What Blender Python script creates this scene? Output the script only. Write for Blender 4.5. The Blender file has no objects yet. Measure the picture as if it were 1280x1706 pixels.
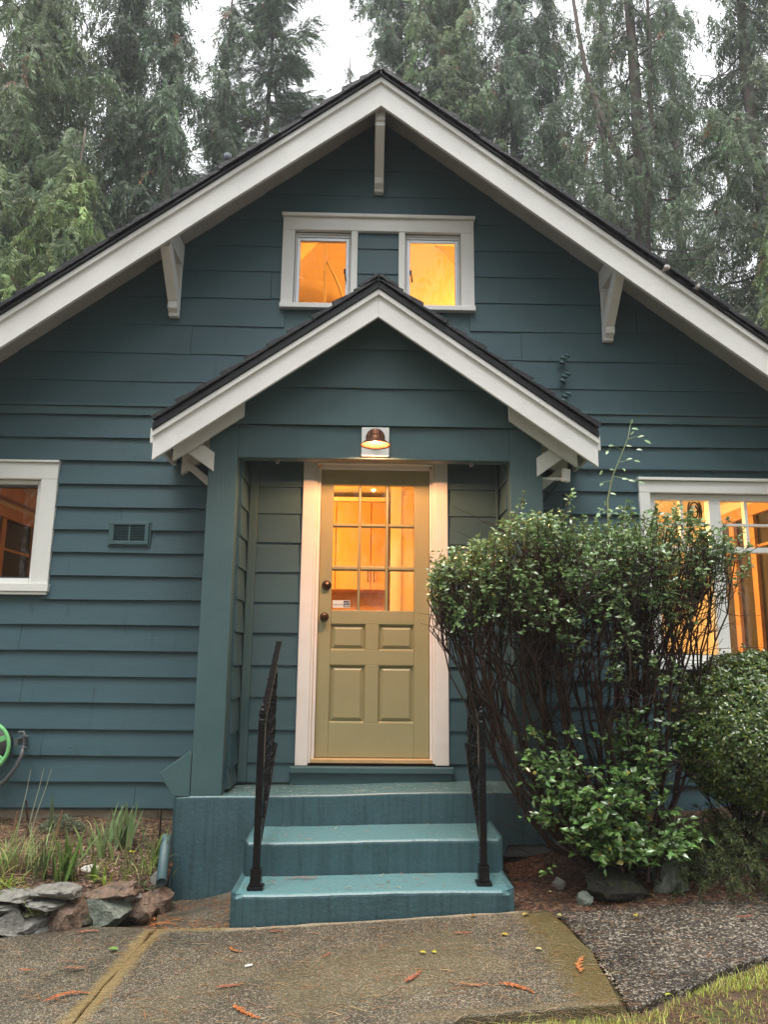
import bpy, bmesh, math, random
import numpy as np
from mathutils import Vector, Matrix
random.seed(7); rng = np.random.default_rng(11)
sc = bpy.context.scene
COL = sc.collection
R = math.radians

# ------------------------------------------------------------------ camera, sky, sun, exposure
cd = bpy.data.cameras.new('camera'); cam = bpy.data.objects.new('camera', cd); COL.objects.link(cam); sc.camera = cam
cd.sensor_fit = 'VERTICAL'; cd.sensor_height = 24.0; cd.lens = 24.0 * 1240 / 1706; cd.clip_start = .05; cd.clip_end = 400
p_, y_, r_ = R(10.798), R(1.2408), R(.6037)
fwd = Vector((math.sin(y_)*math.cos(p_), math.cos(y_)*math.cos(p_), math.sin(p_)))
rt = Vector((math.cos(y_), -math.sin(y_), 0)); up = rt.cross(fwd)
rt2 = math.cos(r_)*rt + math.sin(r_)*up; up2 = -math.sin(r_)*rt + math.cos(r_)*up
mw = Matrix((rt2, up2, -fwd)).transposed().to_4x4(); mw.translation = (0, -5.331, 0); cam.matrix_world = mw

SUN_EL, SUN_AZ = R(71), R(200)          # overcast: a broad soft glow behind the camera
w = bpy.data.worlds.new('World'); sc.world = w; w.use_nodes = True
nt = w.node_tree; nt.nodes.clear()
def nn(nt, t, **kw):
    n = nt.nodes.new(t)
    for k, v in kw.items(): setattr(n, k, v)
    return n
sky = nn(nt, 'ShaderNodeTexSky', sky_type='NISHITA', sun_disc=False, sun_elevation=SUN_EL, sun_rotation=SUN_AZ)
hs = nn(nt, 'ShaderNodeHueSaturation'); hs.inputs['Saturation'].default_value = .15
tc = nn(nt, 'ShaderNodeTexCoord'); sx = nn(nt, 'ShaderNodeSeparateXYZ')
mr = nn(nt, 'ShaderNodeMapRange'); mr.inputs[1].default_value = -.05; mr.inputs[2].default_value = 1; mr.inputs[3].default_value = 3.2; mr.inputs[4].default_value = 12.2
oc = nn(nt, 'ShaderNodeVectorMath', operation='SCALE'); oc.inputs[0].default_value = (.975, .99, 1.02)
mx = nn(nt, 'ShaderNodeMix', data_type='RGBA'); mx.inputs[0].default_value = .85
bg = nn(nt, 'ShaderNodeBackground'); bg.inputs[1].default_value = .1
wo = nn(nt, 'ShaderNodeOutputWorld')
L = nt.links.new
L(sky.outputs[0], hs.inputs['Color']); L(tc.outputs['Generated'], sx.inputs[0]); L(sx.outputs[2], mr.inputs[0]); L(mr.outputs[0], oc.inputs['Scale'])
L(hs.outputs[0], mx.inputs[6]); L(oc.outputs[0], mx.inputs[7]); L(mx.outputs[2], bg.inputs[0]); L(bg.outputs[0], wo.inputs[0])
sd = bpy.data.lights.new('sun', 'SUN'); sun = bpy.data.objects.new('sun', sd); COL.objects.link(sun)
sd.energy = 1.5; sd.angle = R(34); sd.color = (1, .97, .93)
sdir = Vector((-math.sin(R(20))*math.cos(SUN_EL), -math.cos(R(20))*math.cos(SUN_EL), math.sin(SUN_EL)))
sun.rotation_euler = sdir.to_track_quat('Z', 'Y').to_euler()
sc.view_settings.view_transform = 'Standard'; sc.view_settings.look = 'None'
sc.view_settings.exposure = 1.27; sc.view_settings.gamma = 1; sc.view_settings.use_curve_mapping = False
sc.render.engine = 'CYCLES'
sc.cycles.max_bounces = 8; sc.cycles.transparent_max_bounces = 16; sc.cycles.volume_bounces = 1
sc.cycles.sample_clamp_indirect = 6; sc.cycles.use_denoising = True

# ------------------------------------------------------------------ helpers
def sm(a, b, t):
    t = min(max((t-a)/(b-a), 0), 1); return t*t*(3-2*t)
def G(x, y):                                         # ground height (camera is at z = 0)
    z = -1.336 + .058*max(min(x, 4), -4) + .03*(max(min(y, 3), -9) + 1.197)
    return z - .12*min(max(y+1.197, 0), 1.3)*sm(-.55, -.95, x)
ORG = {}
def origin(o): return ORG.get(o.name, Vector((0, 0, 0))) if o else Vector((0, 0, 0))
def props(o, label=None, cat=None, group=None, kind=None):
    if label: o['label'] = label
    if cat: o['category'] = cat
    if group: o['group'] = group
    if kind: o['kind'] = kind
    return o
def thing(name, loc, label, cat, group=None):
    o = bpy.data.objects.new(name, None); COL.objects.link(o); o.location = loc; o.empty_display_size = .1
    ORG[o.name] = Vector(loc)
    return props(o, label, cat, group)
def link(name, me, mat, parent=None, org=None, smooth=False):
    o = bpy.data.objects.new(name, me); COL.objects.link(o)
    for m in (mat if isinstance(mat, (list, tuple)) else [mat]):
        if m: me.materials.append(m)
    off = origin(parent) if parent else (Vector(org) if org else Vector((0, 0, 0)))
    if off.length > 0: me.transform(Matrix.Translation(-off))
    if parent: o.parent = parent
    else: o.location = off
    ORG[o.name] = off
    if smooth: me.polygons.foreach_set('use_smooth', [True]*len(me.polygons))
    return o
class MB:
    def __init__(s): s.v = []; s.f = []
    def add(s, vs, fs):
        b = len(s.v); s.v += [tuple(v) for v in vs]; s.f += [tuple(i+b for i in f) for f in fs]; return s
    def box(s, x0, x1, y0, y1, z0, z1):
        return s.add([(x0,y0,z0),(x1,y0,z0),(x1,y1,z0),(x0,y1,z0),(x0,y0,z1),(x1,y0,z1),(x1,y1,z1),(x0,y1,z1)],
                     [(0,3,2,1),(4,5,6,7),(0,1,5,4),(1,2,6,5),(2,3,7,6),(3,0,4,7)])
    def obox(s, c, ax, ay, az):                      # oriented box: centre, three half-axis vectors
        c, ax, ay, az = map(Vector, (c, ax, ay, az))
        vs = [c+i*ax+j*ay+k*az for k in (-1,1) for (i,j) in ((-1,-1),(1,-1),(1,1),(-1,1))]
        fs = [(0,3,2,1),(4,5,6,7),(0,1,5,4),(1,2,6,5),(2,3,7,6),(3,0,4,7)]
        if ax.cross(ay).dot(az) < 0: fs = [f[::-1] for f in fs]
        return s.add(vs, fs)
    def prism(s, poly, a, b, axis='y'):              # polygon in the plane across `axis`, extruded from a to b
        def P(u, v, t): return (u, t, v) if axis == 'y' else ((t, u, v) if axis == 'x' else (u, v, t))
        n = len(poly)
        area = sum(poly[i][0]*poly[(i+1) % n][1]-poly[(i+1) % n][0]*poly[i][1] for i in range(n))
        pl = poly if area > 0 else poly[::-1]
        vs = [P(u, v, a) for u, v in pl] + [P(u, v, b) for u, v in pl]
        fs = [tuple(range(n)), tuple(range(2*n-1, n-1, -1))] + [(i, i+n, (i+1) % n+n, (i+1) % n) for i in range(n)]
        if axis != 'y': fs = [f[::-1] for f in fs]
        return s.add(vs, fs)
    def tube(s, pts, rad, n=6, cap=True):
        pts = [Vector(p) for p in pts]; m = len(pts)
        rad = [float(q) for q in rad] if isinstance(rad, (list, tuple, np.ndarray)) else [float(rad)]*m
        b = len(s.v); prev = None
        for i, p in enumerate(pts):
            d = (pts[min(i+1, m-1)]-pts[max(i-1, 0)])
            d = d.normalized() if d.length > 1e-9 else Vector((0, 0, 1))
            u = (prev - d*prev.dot(d)) if prev is not None else d.orthogonal()
            if u.length < 1e-6: u = d.orthogonal()
            u.normalize(); prev = u; v = d.cross(u)
            for k in range(n):
                a = 2*math.pi*k/n; s.v.append(tuple(p + rad[i]*(math.cos(a)*u+math.sin(a)*v)))
        for i in range(m-1):
            for k in range(n):
                s.f.append((b+i*n+k, b+i*n+(k+1) % n, b+(i+1)*n+(k+1) % n, b+(i+1)*n+k))
        if cap:
            s.f.append(tuple(b+k for k in range(n-1, -1, -1))); s.f.append(tuple(b+(m-1)*n+k for k in range(n)))
        return s
    def lathe(s, prof, c, ax=(0,0,1), n=20):         # profile of (radius, distance along the axis)
        ax = Vector(ax).normalized(); u = ax.orthogonal().normalized(); v = ax.cross(u); c = Vector(c); b = len(s.v); m = len(prof)
        for r, h in prof:
            for k in range(n):
                a = 2*math.pi*k/n; s.v.append(tuple(c + ax*h + r*(math.cos(a)*u+math.sin(a)*v)))
        for i in range(m-1):
            for k in range(n): s.f.append((b+i*n+k, b+i*n+(k+1) % n, b+(i+1)*n+(k+1) % n, b+(i+1)*n+k))
        return s
    def build(s, name, mat, parent=None, org=None, smooth=False, bevel=0, seg=2):
        me = bpy.data.meshes.new(name); me.from_pydata(s.v, [], s.f); me.update()
        o = link(name, me, mat, parent, org, smooth)
        if bevel:
            md = o.modifiers.new('bevel', 'BEVEL'); md.width = bevel; md.segments = seg; md.limit_method = 'ANGLE'
        return o
def tri_mesh(name, V, T, tint=None):
    V = np.asarray(V, np.float32); T = np.asarray(T, np.int32)
    me = bpy.data.meshes.new(name); me.vertices.add(len(V)); me.vertices.foreach_set('co', V.ravel())
    me.loops.add(T.size); me.loops.foreach_set('vertex_index', T.ravel()); me.polygons.add(len(T))
    me.polygons.foreach_set('loop_start', np.arange(0, T.size, 3, dtype=np.int32)); me.polygons.foreach_set('loop_total', np.full(len(T), 3, np.int32))
    me.update(calc_edges=True)
    if tint is not None:
        a = me.color_attributes.new('tint', 'FLOAT_COLOR', 'POINT')
        c = np.ones((len(V), 4), np.float32); c[:, :3] = tint; a.data.foreach_set('color', c.ravel())
    return me
def stamp(tv, tt, pos, ax, ay, az, tints):
    """copies of a template (verts tv, tris tt) at pos with axis vectors (scaled) ax, ay, az -> one vertex / triangle array"""
    V = pos[:, None, :] + tv[None, :, 0:1]*ax[:, None, :] + tv[None, :, 1:2]*ay[:, None, :] + tv[None, :, 2:3]*az[:, None, :]
    n = len(tv); T = (np.arange(len(pos))[:, None, None]*n + tt[None]).reshape(-1, 3)
    return V.reshape(-1, 3), T, np.repeat(tints, n, axis=0)
def norm(a): return a/np.maximum(np.linalg.norm(a, axis=-1, keepdims=True), 1e-9)
def frames(ax, roll):
    """unit frames round unit x-axes ax, rolled"""
    ref = np.where(np.abs(ax[:, 2:3]) < .95, np.array([[0, 0, 1.]]), np.array([[1., 0, 0]]))
    ay = norm(np.cross(ref, ax)); az = np.cross(ax, ay)
    c, s_ = np.cos(roll)[:, None], np.sin(roll)[:, None]
    return c*ay + s_*az, -s_*ay + c*az

# ------------------------------------------------------------------ materials
def mat(name, col, rough=.5, var=.12, vs=6.0, bump=.1, bs=60.0, spec=.5, metal=0.0, stretch=(1,1,1), vstretch=(1,1,1), rvar=.1, dirt=None, coat=0):
    m = bpy.data.materials.new(name); m.use_nodes = True; t = m.node_tree; t.nodes.clear(); k = t.links.new
    tc = nn(t, 'ShaderNodeTexCoord'); b = nn(t, 'ShaderNodeBsdfPrincipled'); o = nn(t, 'ShaderNodeOutputMaterial'); k(b.outputs[0], o.inputs[0])
    mp = nn(t, 'ShaderNodeMapping'); mp.inputs['Scale'].default_value = vstretch; k(tc.outputs['Object'], mp.inputs[0])
    n1 = nn(t, 'ShaderNodeTexNoise'); n1.inputs['Scale'].default_value = vs; n1.inputs['Detail'].default_value = 6; n1.inputs['Roughness'].default_value = .65; k(mp.outputs[0], n1.inputs[0])
    r1 = nn(t, 'ShaderNodeMapRange'); r1.inputs[1].default_value = .25; r1.inputs[2].default_value = .75; r1.inputs[3].default_value = 1-var; r1.inputs[4].default_value = 1+var; k(n1.outputs[0], r1.inputs[0])
    sc_ = nn(t, 'ShaderNodeVectorMath', operation='SCALE'); sc_.inputs[0].default_value = col[:3]; k(r1.outputs[0], sc_.inputs['Scale'])
    last = sc_.outputs[0]
    if dirt:                                         # (colour, threshold, scale, stretch)
        dm = nn(t, 'ShaderNodeMapping'); dm.inputs['Scale'].default_value = dirt[3]; k(tc.outputs['Object'], dm.inputs[0])
        dn = nn(t, 'ShaderNodeTexNoise'); dn.inputs['Scale'].default_value = dirt[2]; dn.inputs['Detail'].default_value = 8; dn.inputs['Roughness'].default_value = .7; k(dm.outputs[0], dn.inputs[0])
        dr = nn(t, 'ShaderNodeMapRange'); dr.inputs[1].default_value = dirt[1]; dr.inputs[2].default_value = dirt[1]+.12; k(dn.outputs[0], dr.inputs[0])
        mm = nn(t, 'ShaderNodeMix', data_type='RGBA'); k(dr.outputs[0], mm.inputs[0]); k(last, mm.inputs[6]); mm.inputs[7].default_value = (*dirt[0], 1); last = mm.outputs[2]
    k(last, b.inputs['Base Color'])
    r2 = nn(t, 'ShaderNodeMapRange'); r2.inputs[3].default_value = max(rough-rvar, .02); r2.inputs[4].default_value = min(rough+rvar, 1); k(n1.outputs[0], r2.inputs[0]); k(r2.outputs[0], b.inputs['Roughness'])
    b.inputs['Metallic'].default_value = metal; b.inputs['Specular IOR Level'].default_value = spec
    if coat: b.inputs['Coat Weight'].default_value = coat; b.inputs['Coat Roughness'].default_value = .15
    if bump:
        mp2 = nn(t, 'ShaderNodeMapping'); mp2.inputs['Scale'].default_value = stretch; k(tc.outputs['Object'], mp2.inputs[0])
        n2 = nn(t, 'ShaderNodeTexNoise'); n2.inputs['Scale'].default_value = bs; n2.inputs['Detail'].default_value = 5; k(mp2.outputs[0], n2.inputs[0])
        bp = nn(t, 'ShaderNodeBump'); bp.inputs['Strength'].default_value = bump; bp.inputs['Distance'].default_value = .01; k(n2.outputs[0], bp.inputs['Height']); k(bp.outputs[0], b.inputs['Normal'])
    return m
def leafmat(name, rough=.45, transl=.25, spec=.5):
    m = bpy.data.materials.new(name); m.use_nodes = True; t = m.node_tree; t.nodes.clear(); k = t.links.new
    a = nn(t, 'ShaderNodeAttribute', attribute_name='tint'); b = nn(t, 'ShaderNodeBsdfPrincipled'); b.inputs['Roughness'].default_value = rough; b.inputs['Specular IOR Level'].default_value = spec
    tr = nn(t, 'ShaderNodeBsdfTranslucent'); ms = nn(t, 'ShaderNodeMixShader'); ms.inputs[0].default_value = transl; o = nn(t, 'ShaderNodeOutputMaterial')
    k(a.outputs['Color'], b.inputs['Base Color']); k(a.outputs['Color'], tr.inputs[0]); k(b.outputs[0], ms.inputs[1]); k(tr.outputs[0], ms.inputs[2]); k(ms.outputs[0], o.inputs[0])
    return m
def glassmat(name, tint=(1,1,1), ior=1.36, haze=0.0):
    m = bpy.data.materials.new(name); m.use_nodes = True; t = m.node_tree; t.nodes.clear(); k = t.links.new
    tr = nn(t, 'ShaderNodeBsdfTransparent'); tr.inputs[0].default_value = (*tint, 1)
    g = nn(t, 'ShaderNodeBsdfGlossy'); g.inputs['Roughness'].default_value = .015
    f = nn(t, 'ShaderNodeFresnel'); f.inputs[0].default_value = ior
    ms = nn(t, 'ShaderNodeMixShader'); o = nn(t, 'ShaderNodeOutputMaterial')
    k(f.outputs[0], ms.inputs[0]); k(tr.outputs[0], ms.inputs[1]); k(g.outputs[0], ms.inputs[2]); k(ms.outputs[0], o.inputs[0])
    return m
TEAL = (.046, .097, .113)
M_SIDING = mat('siding_paint', TEAL, .5, .07, 3, .12, 70, .45, stretch=(.12, 1, 2.2), vstretch=(.5, 1, 3), dirt=((.030,.058,.068), .60, 9, (2.5,1,.25)))
M_TRIMTEAL = mat('teal_trim_paint', (.056,.110,.118), .48, .10, 4, .18, 60, .45, stretch=(1.6, 1.6, .1), dirt=((.04,.08,.09), .68, 14, (2,2,.15)))
M_WHITE = mat('white_paint', (.76,.75,.72), .5, .05, 5, .10, 25, .4, stretch=(.5,1,2), dirt=((.55,.53,.47), .66, 7, (1,1,1)))
M_RAKE = mat('cracked_white_paint', (.76,.75,.72), .5, .05, 5, .12, 25, .4, stretch=(.5,1,2), dirt=((.55,.53,.47), .68, 9, (1,1,1)))
t_ = M_RAKE.node_tree; bs_ = t_.nodes['Principled BSDF']; k_ = t_.links.new; src_ = bs_.inputs['Base Color'].links[0].from_socket
ax_ = nn(t_, 'ShaderNodeTexCoord'); vv_ = nn(t_, 'ShaderNodeVectorMath', operation='ABSOLUTE'); rt_ = nn(t_, 'ShaderNodeVectorRotate', rotation_type='Y_AXIS'); mp0 = nn(t_, 'ShaderNodeMapping'); n0 = nn(t_, 'ShaderNodeTexNoise')
rt_.inputs['Angle'].default_value = -.646; mp0.inputs['Scale'].default_value = (1.2, 1, 11); n0.inputs['Scale'].default_value = 1.6; n0.inputs['Detail'].default_value = 5; n0.inputs['Roughness'].default_value = .6
k_(ax_.outputs['Object'], vv_.inputs[0]); k_(vv_.outputs[0], rt_.inputs[0]); k_(rt_.outputs[0], mp0.inputs[0]); k_(mp0.outputs[0], n0.inputs[0])
s0_ = nn(t_, 'ShaderNodeMath', operation='SUBTRACT'); s0_.inputs[1].default_value = .47; s1_ = nn(t_, 'ShaderNodeMath', operation='ABSOLUTE'); m0_ = nn(t_, 'ShaderNodeMapRange'); m0_.inputs[1].default_value = .004; m0_.inputs[2].default_value = .0; m0_.inputs[4].default_value = .4
k_(n0.outputs[0], s0_.inputs[0]); k_(s0_.outputs[0], s1_.inputs[0]); k_(s1_.outputs[0], m0_.inputs[0])
mc_ = nn(t_, 'ShaderNodeMix', data_type='RGBA'); k_(m0_.outputs[0], mc_.inputs[0]); k_(src_, mc_.inputs[6]); mc_.inputs[7].default_value = (.33, .31, .28, 1); k_(mc_.outputs[2], bs_.inputs['Base Color'])
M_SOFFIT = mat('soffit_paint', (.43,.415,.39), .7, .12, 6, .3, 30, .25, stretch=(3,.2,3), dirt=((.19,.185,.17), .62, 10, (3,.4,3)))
M_WINWHITE = mat('window_white', (.78,.78,.74), .42, .03, 4, .05, 40, .45)
M_ALU = mat('aluminium', (.62,.63,.64), .35, .08, 20, .05, 80, .5, .6)
M_SHAKE = mat('wet_shake', (.012,.012,.015), .42, .35, 12, .5, 50, .45, stretch=(1,6,1), dirt=((.05,.05,.045), .64, 25, (1,1,1)))
M_DRIP = mat('dark_roof_edge', (.010,.010,.014), .35, .2, 8, .1, 40, .5)
M_PLASTER = mat('concrete_foundation', (.30,.25,.19), .85, .2, 7, .4, 40, .3, dirt=((.12,.10,.07), .58, 6, (1,1,1)))
M_FROOM = mat('room_paint', (.78,.70,.55), .7, .03, 3, 0)
M_FCEIL = mat('room_ceiling', (.82,.78,.68), .8, .03, 3, 0)
M_RFLOOR = mat('room_floor', (.25,.14,.07), .5, .15, 5, 0)
M_WOODOR = mat('stained_wood', (.55,.29,.11), .4, .2, 6, .05, 40, stretch=(1,1,.1))
M_DARKGLASS = mat('dark_glass', (.02,.018,.015), .08, .1, 3, 0)
M_CAB = mat('cabinet_front', (.66,.38,.15), .45, .05, 4, .03, 50)
M_CABL = mat('pantry_paint', (.74,.60,.36), .5, .04, 4, 0)
M_DOOR = mat('olive_door_paint', (.325,.295,.155), .42, .05, 5, .06, 60, .45, stretch=(3,1,.3))
M_CASING = mat('casing_paint', (.78,.73,.68), .5, .06, 6, .2, 22, .4, stretch=(1,1,.4), dirt=((.60,.53,.46), .66, 9, (1,1,.4)))
M_BRONZE = mat('aged_bronze', (.09,.045,.022), .3, .2, 20, .05, 60, .5, .8)
M_COPPER = mat('copper_shade', (.14,.055,.030), .35, .25, 18, .06, 50, .5, .75)
M_BLACK = mat('black_iron', (.005,.005,.006), .25, .3, 30, .12, 90, .3)
M_PORC = mat('porcelain', (.34,.30,.28), .2, .1, 10, 0, 10, .6)
M_GREEN = mat('green_plastic', (.17,.50,.19), .4, .08, 6, 0, 10, .5)
M_GREY = mat('grey_plastic', (.09,.095,.10), .45, .15, 10, .05, 50)
M_PIPEMETAL = mat('grey_vent_metal', (.10,.11,.13), .65, .15, 12, .05, 40, .5, .3)
M_CABLE = mat('painted_cable', (.045,.085,.10), .45, .1, 10, 0)
M_BLKCABLE = mat('black_cable', (.012,.016,.018), .45, .1, 10, 0)
M_BARK = mat('cedar_bark', (.13,.105,.09), .85, .35, 3, .9, 14, .2, stretch=(1,1,.12), vstretch=(2,2,.25), dirt=((.055,.065,.04), .58, 3, (1,1,.4)))
M_TWIG = mat('shrub_twig', (.038,.020,.014), .6, .35, 25, .3, 60, .3)
M_STEM = mat('dry_stem', (.22,.13,.07), .7, .3, 20, .2, 60, .3)
M_LEAF = leafmat('glossy_leaf', .22, .22, 1.0)
M_NEEDLE = leafmat('cedar_leaf', .55, .35, .35)
M_BLADE = leafmat('grass_blade', .5, .3, .4)
M_LITTER = leafmat('litter', .55, .05, .4)
M_PAPER = mat('sticker_white', (.72,.72,.70), .4, .03, 5, 0)
M_INK = mat('sticker_ink', (.03,.05,.09), .5, .05, 5, 0)
M_THRESH = mat('threshold_wood', (.55,.36,.17), .45, .15, 10, .1, 50, stretch=(.1,1,1))
GLASS = glassmat('window_glass')

def paint_concrete(name, top, side, wear, wth=.66, bmp=.3):
    """painted concrete: sky light painted into the paler top faces, flecked with wear, dark water drips down the faces, rough trowelled relief"""
    m = bpy.data.materials.new(name); m.use_nodes = True; t = m.node_tree; t.nodes.clear(); k = t.links.new
    tc = nn(t, 'ShaderNodeTexCoord'); b = nn(t, 'ShaderNodeBsdfPrincipled'); o = nn(t, 'ShaderNodeOutputMaterial'); k(b.outputs[0], o.inputs[0])
    mp = nn(t, 'ShaderNodeMapping'); mp.inputs['Scale'].default_value = (34, 34, 2.2); k(tc.outputs['Object'], mp.inputs[0])
    n1 = nn(t, 'ShaderNodeTexNoise'); n1.inputs['Scale'].default_value = 1; n1.inputs['Detail'].default_value = 5; k(mp.outputs[0], n1.inputs[0])
    r1 = nn(t, 'ShaderNodeMapRange'); r1.inputs[1].default_value = .48; r1.inputs[2].default_value = .66; k(n1.outputs[0], r1.inputs[0])
    n3 = nn(t, 'ShaderNodeTexNoise'); n3.inputs['Scale'].default_value = 4; n3.inputs['Detail'].default_value = 8; n3.inputs['Roughness'].default_value = .7; k(tc.outputs['Object'], n3.inputs[0])
    r3 = nn(t, 'ShaderNodeMapRange'); r3.inputs[1].default_value = .3; r3.inputs[2].default_value = .7; k(n3.outputs[0], r3.inputs[0])
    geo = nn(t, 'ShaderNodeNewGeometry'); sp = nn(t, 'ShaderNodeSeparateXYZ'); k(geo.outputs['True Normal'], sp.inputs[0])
    up_ = nn(t, 'ShaderNodeMapRange'); up_.inputs[1].default_value = .5; up_.inputs[2].default_value = .9; k(sp.outputs[2], up_.inputs[0])  # faces turned up take the paler top colour, standing in for sky light
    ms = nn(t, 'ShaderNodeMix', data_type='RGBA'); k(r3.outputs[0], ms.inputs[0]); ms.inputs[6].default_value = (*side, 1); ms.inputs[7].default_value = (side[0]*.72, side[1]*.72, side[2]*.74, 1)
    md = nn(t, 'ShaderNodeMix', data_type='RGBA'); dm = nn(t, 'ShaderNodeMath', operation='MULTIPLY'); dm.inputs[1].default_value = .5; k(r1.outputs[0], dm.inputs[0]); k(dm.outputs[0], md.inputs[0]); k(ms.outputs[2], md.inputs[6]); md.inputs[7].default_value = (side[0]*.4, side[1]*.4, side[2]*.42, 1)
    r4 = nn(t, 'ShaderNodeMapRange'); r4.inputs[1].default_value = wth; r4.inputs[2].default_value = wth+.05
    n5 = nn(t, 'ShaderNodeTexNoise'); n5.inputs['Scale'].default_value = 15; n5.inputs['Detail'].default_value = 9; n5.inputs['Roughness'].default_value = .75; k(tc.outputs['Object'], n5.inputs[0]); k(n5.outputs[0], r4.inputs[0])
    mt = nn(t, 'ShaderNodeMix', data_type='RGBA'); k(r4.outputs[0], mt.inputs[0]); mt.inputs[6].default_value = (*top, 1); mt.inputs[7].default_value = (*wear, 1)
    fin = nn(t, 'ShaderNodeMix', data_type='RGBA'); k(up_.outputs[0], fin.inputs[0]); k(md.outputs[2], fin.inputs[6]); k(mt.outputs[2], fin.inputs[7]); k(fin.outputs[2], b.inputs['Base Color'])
    rr = nn(t, 'ShaderNodeMapRange'); rr.inputs[3].default_value = .5; rr.inputs[4].default_value = .22; k(up_.outputs[0], rr.inputs[0]); k(rr.outputs[0], b.inputs['Roughness'])
    n2 = nn(t, 'ShaderNodeTexNoise'); n2.inputs['Scale'].default_value = 48; n2.inputs['Detail'].default_value = 8; k(tc.outputs['Object'], n2.inputs[0])
    bp = nn(t, 'ShaderNodeBump'); bp.inputs['Strength'].default_value = bmp; bp.inputs['Distance'].default_value = .012; k(n2.outputs[0], bp.inputs['Height']); k(bp.outputs[0], b.inputs['Normal'])
    return m
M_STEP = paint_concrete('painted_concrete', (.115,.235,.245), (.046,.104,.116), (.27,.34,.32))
M_PLINTH = paint_concrete('painted_plinth', (.115,.20,.20), (.052,.112,.128), (.26,.29,.27), .58, .3)

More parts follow.
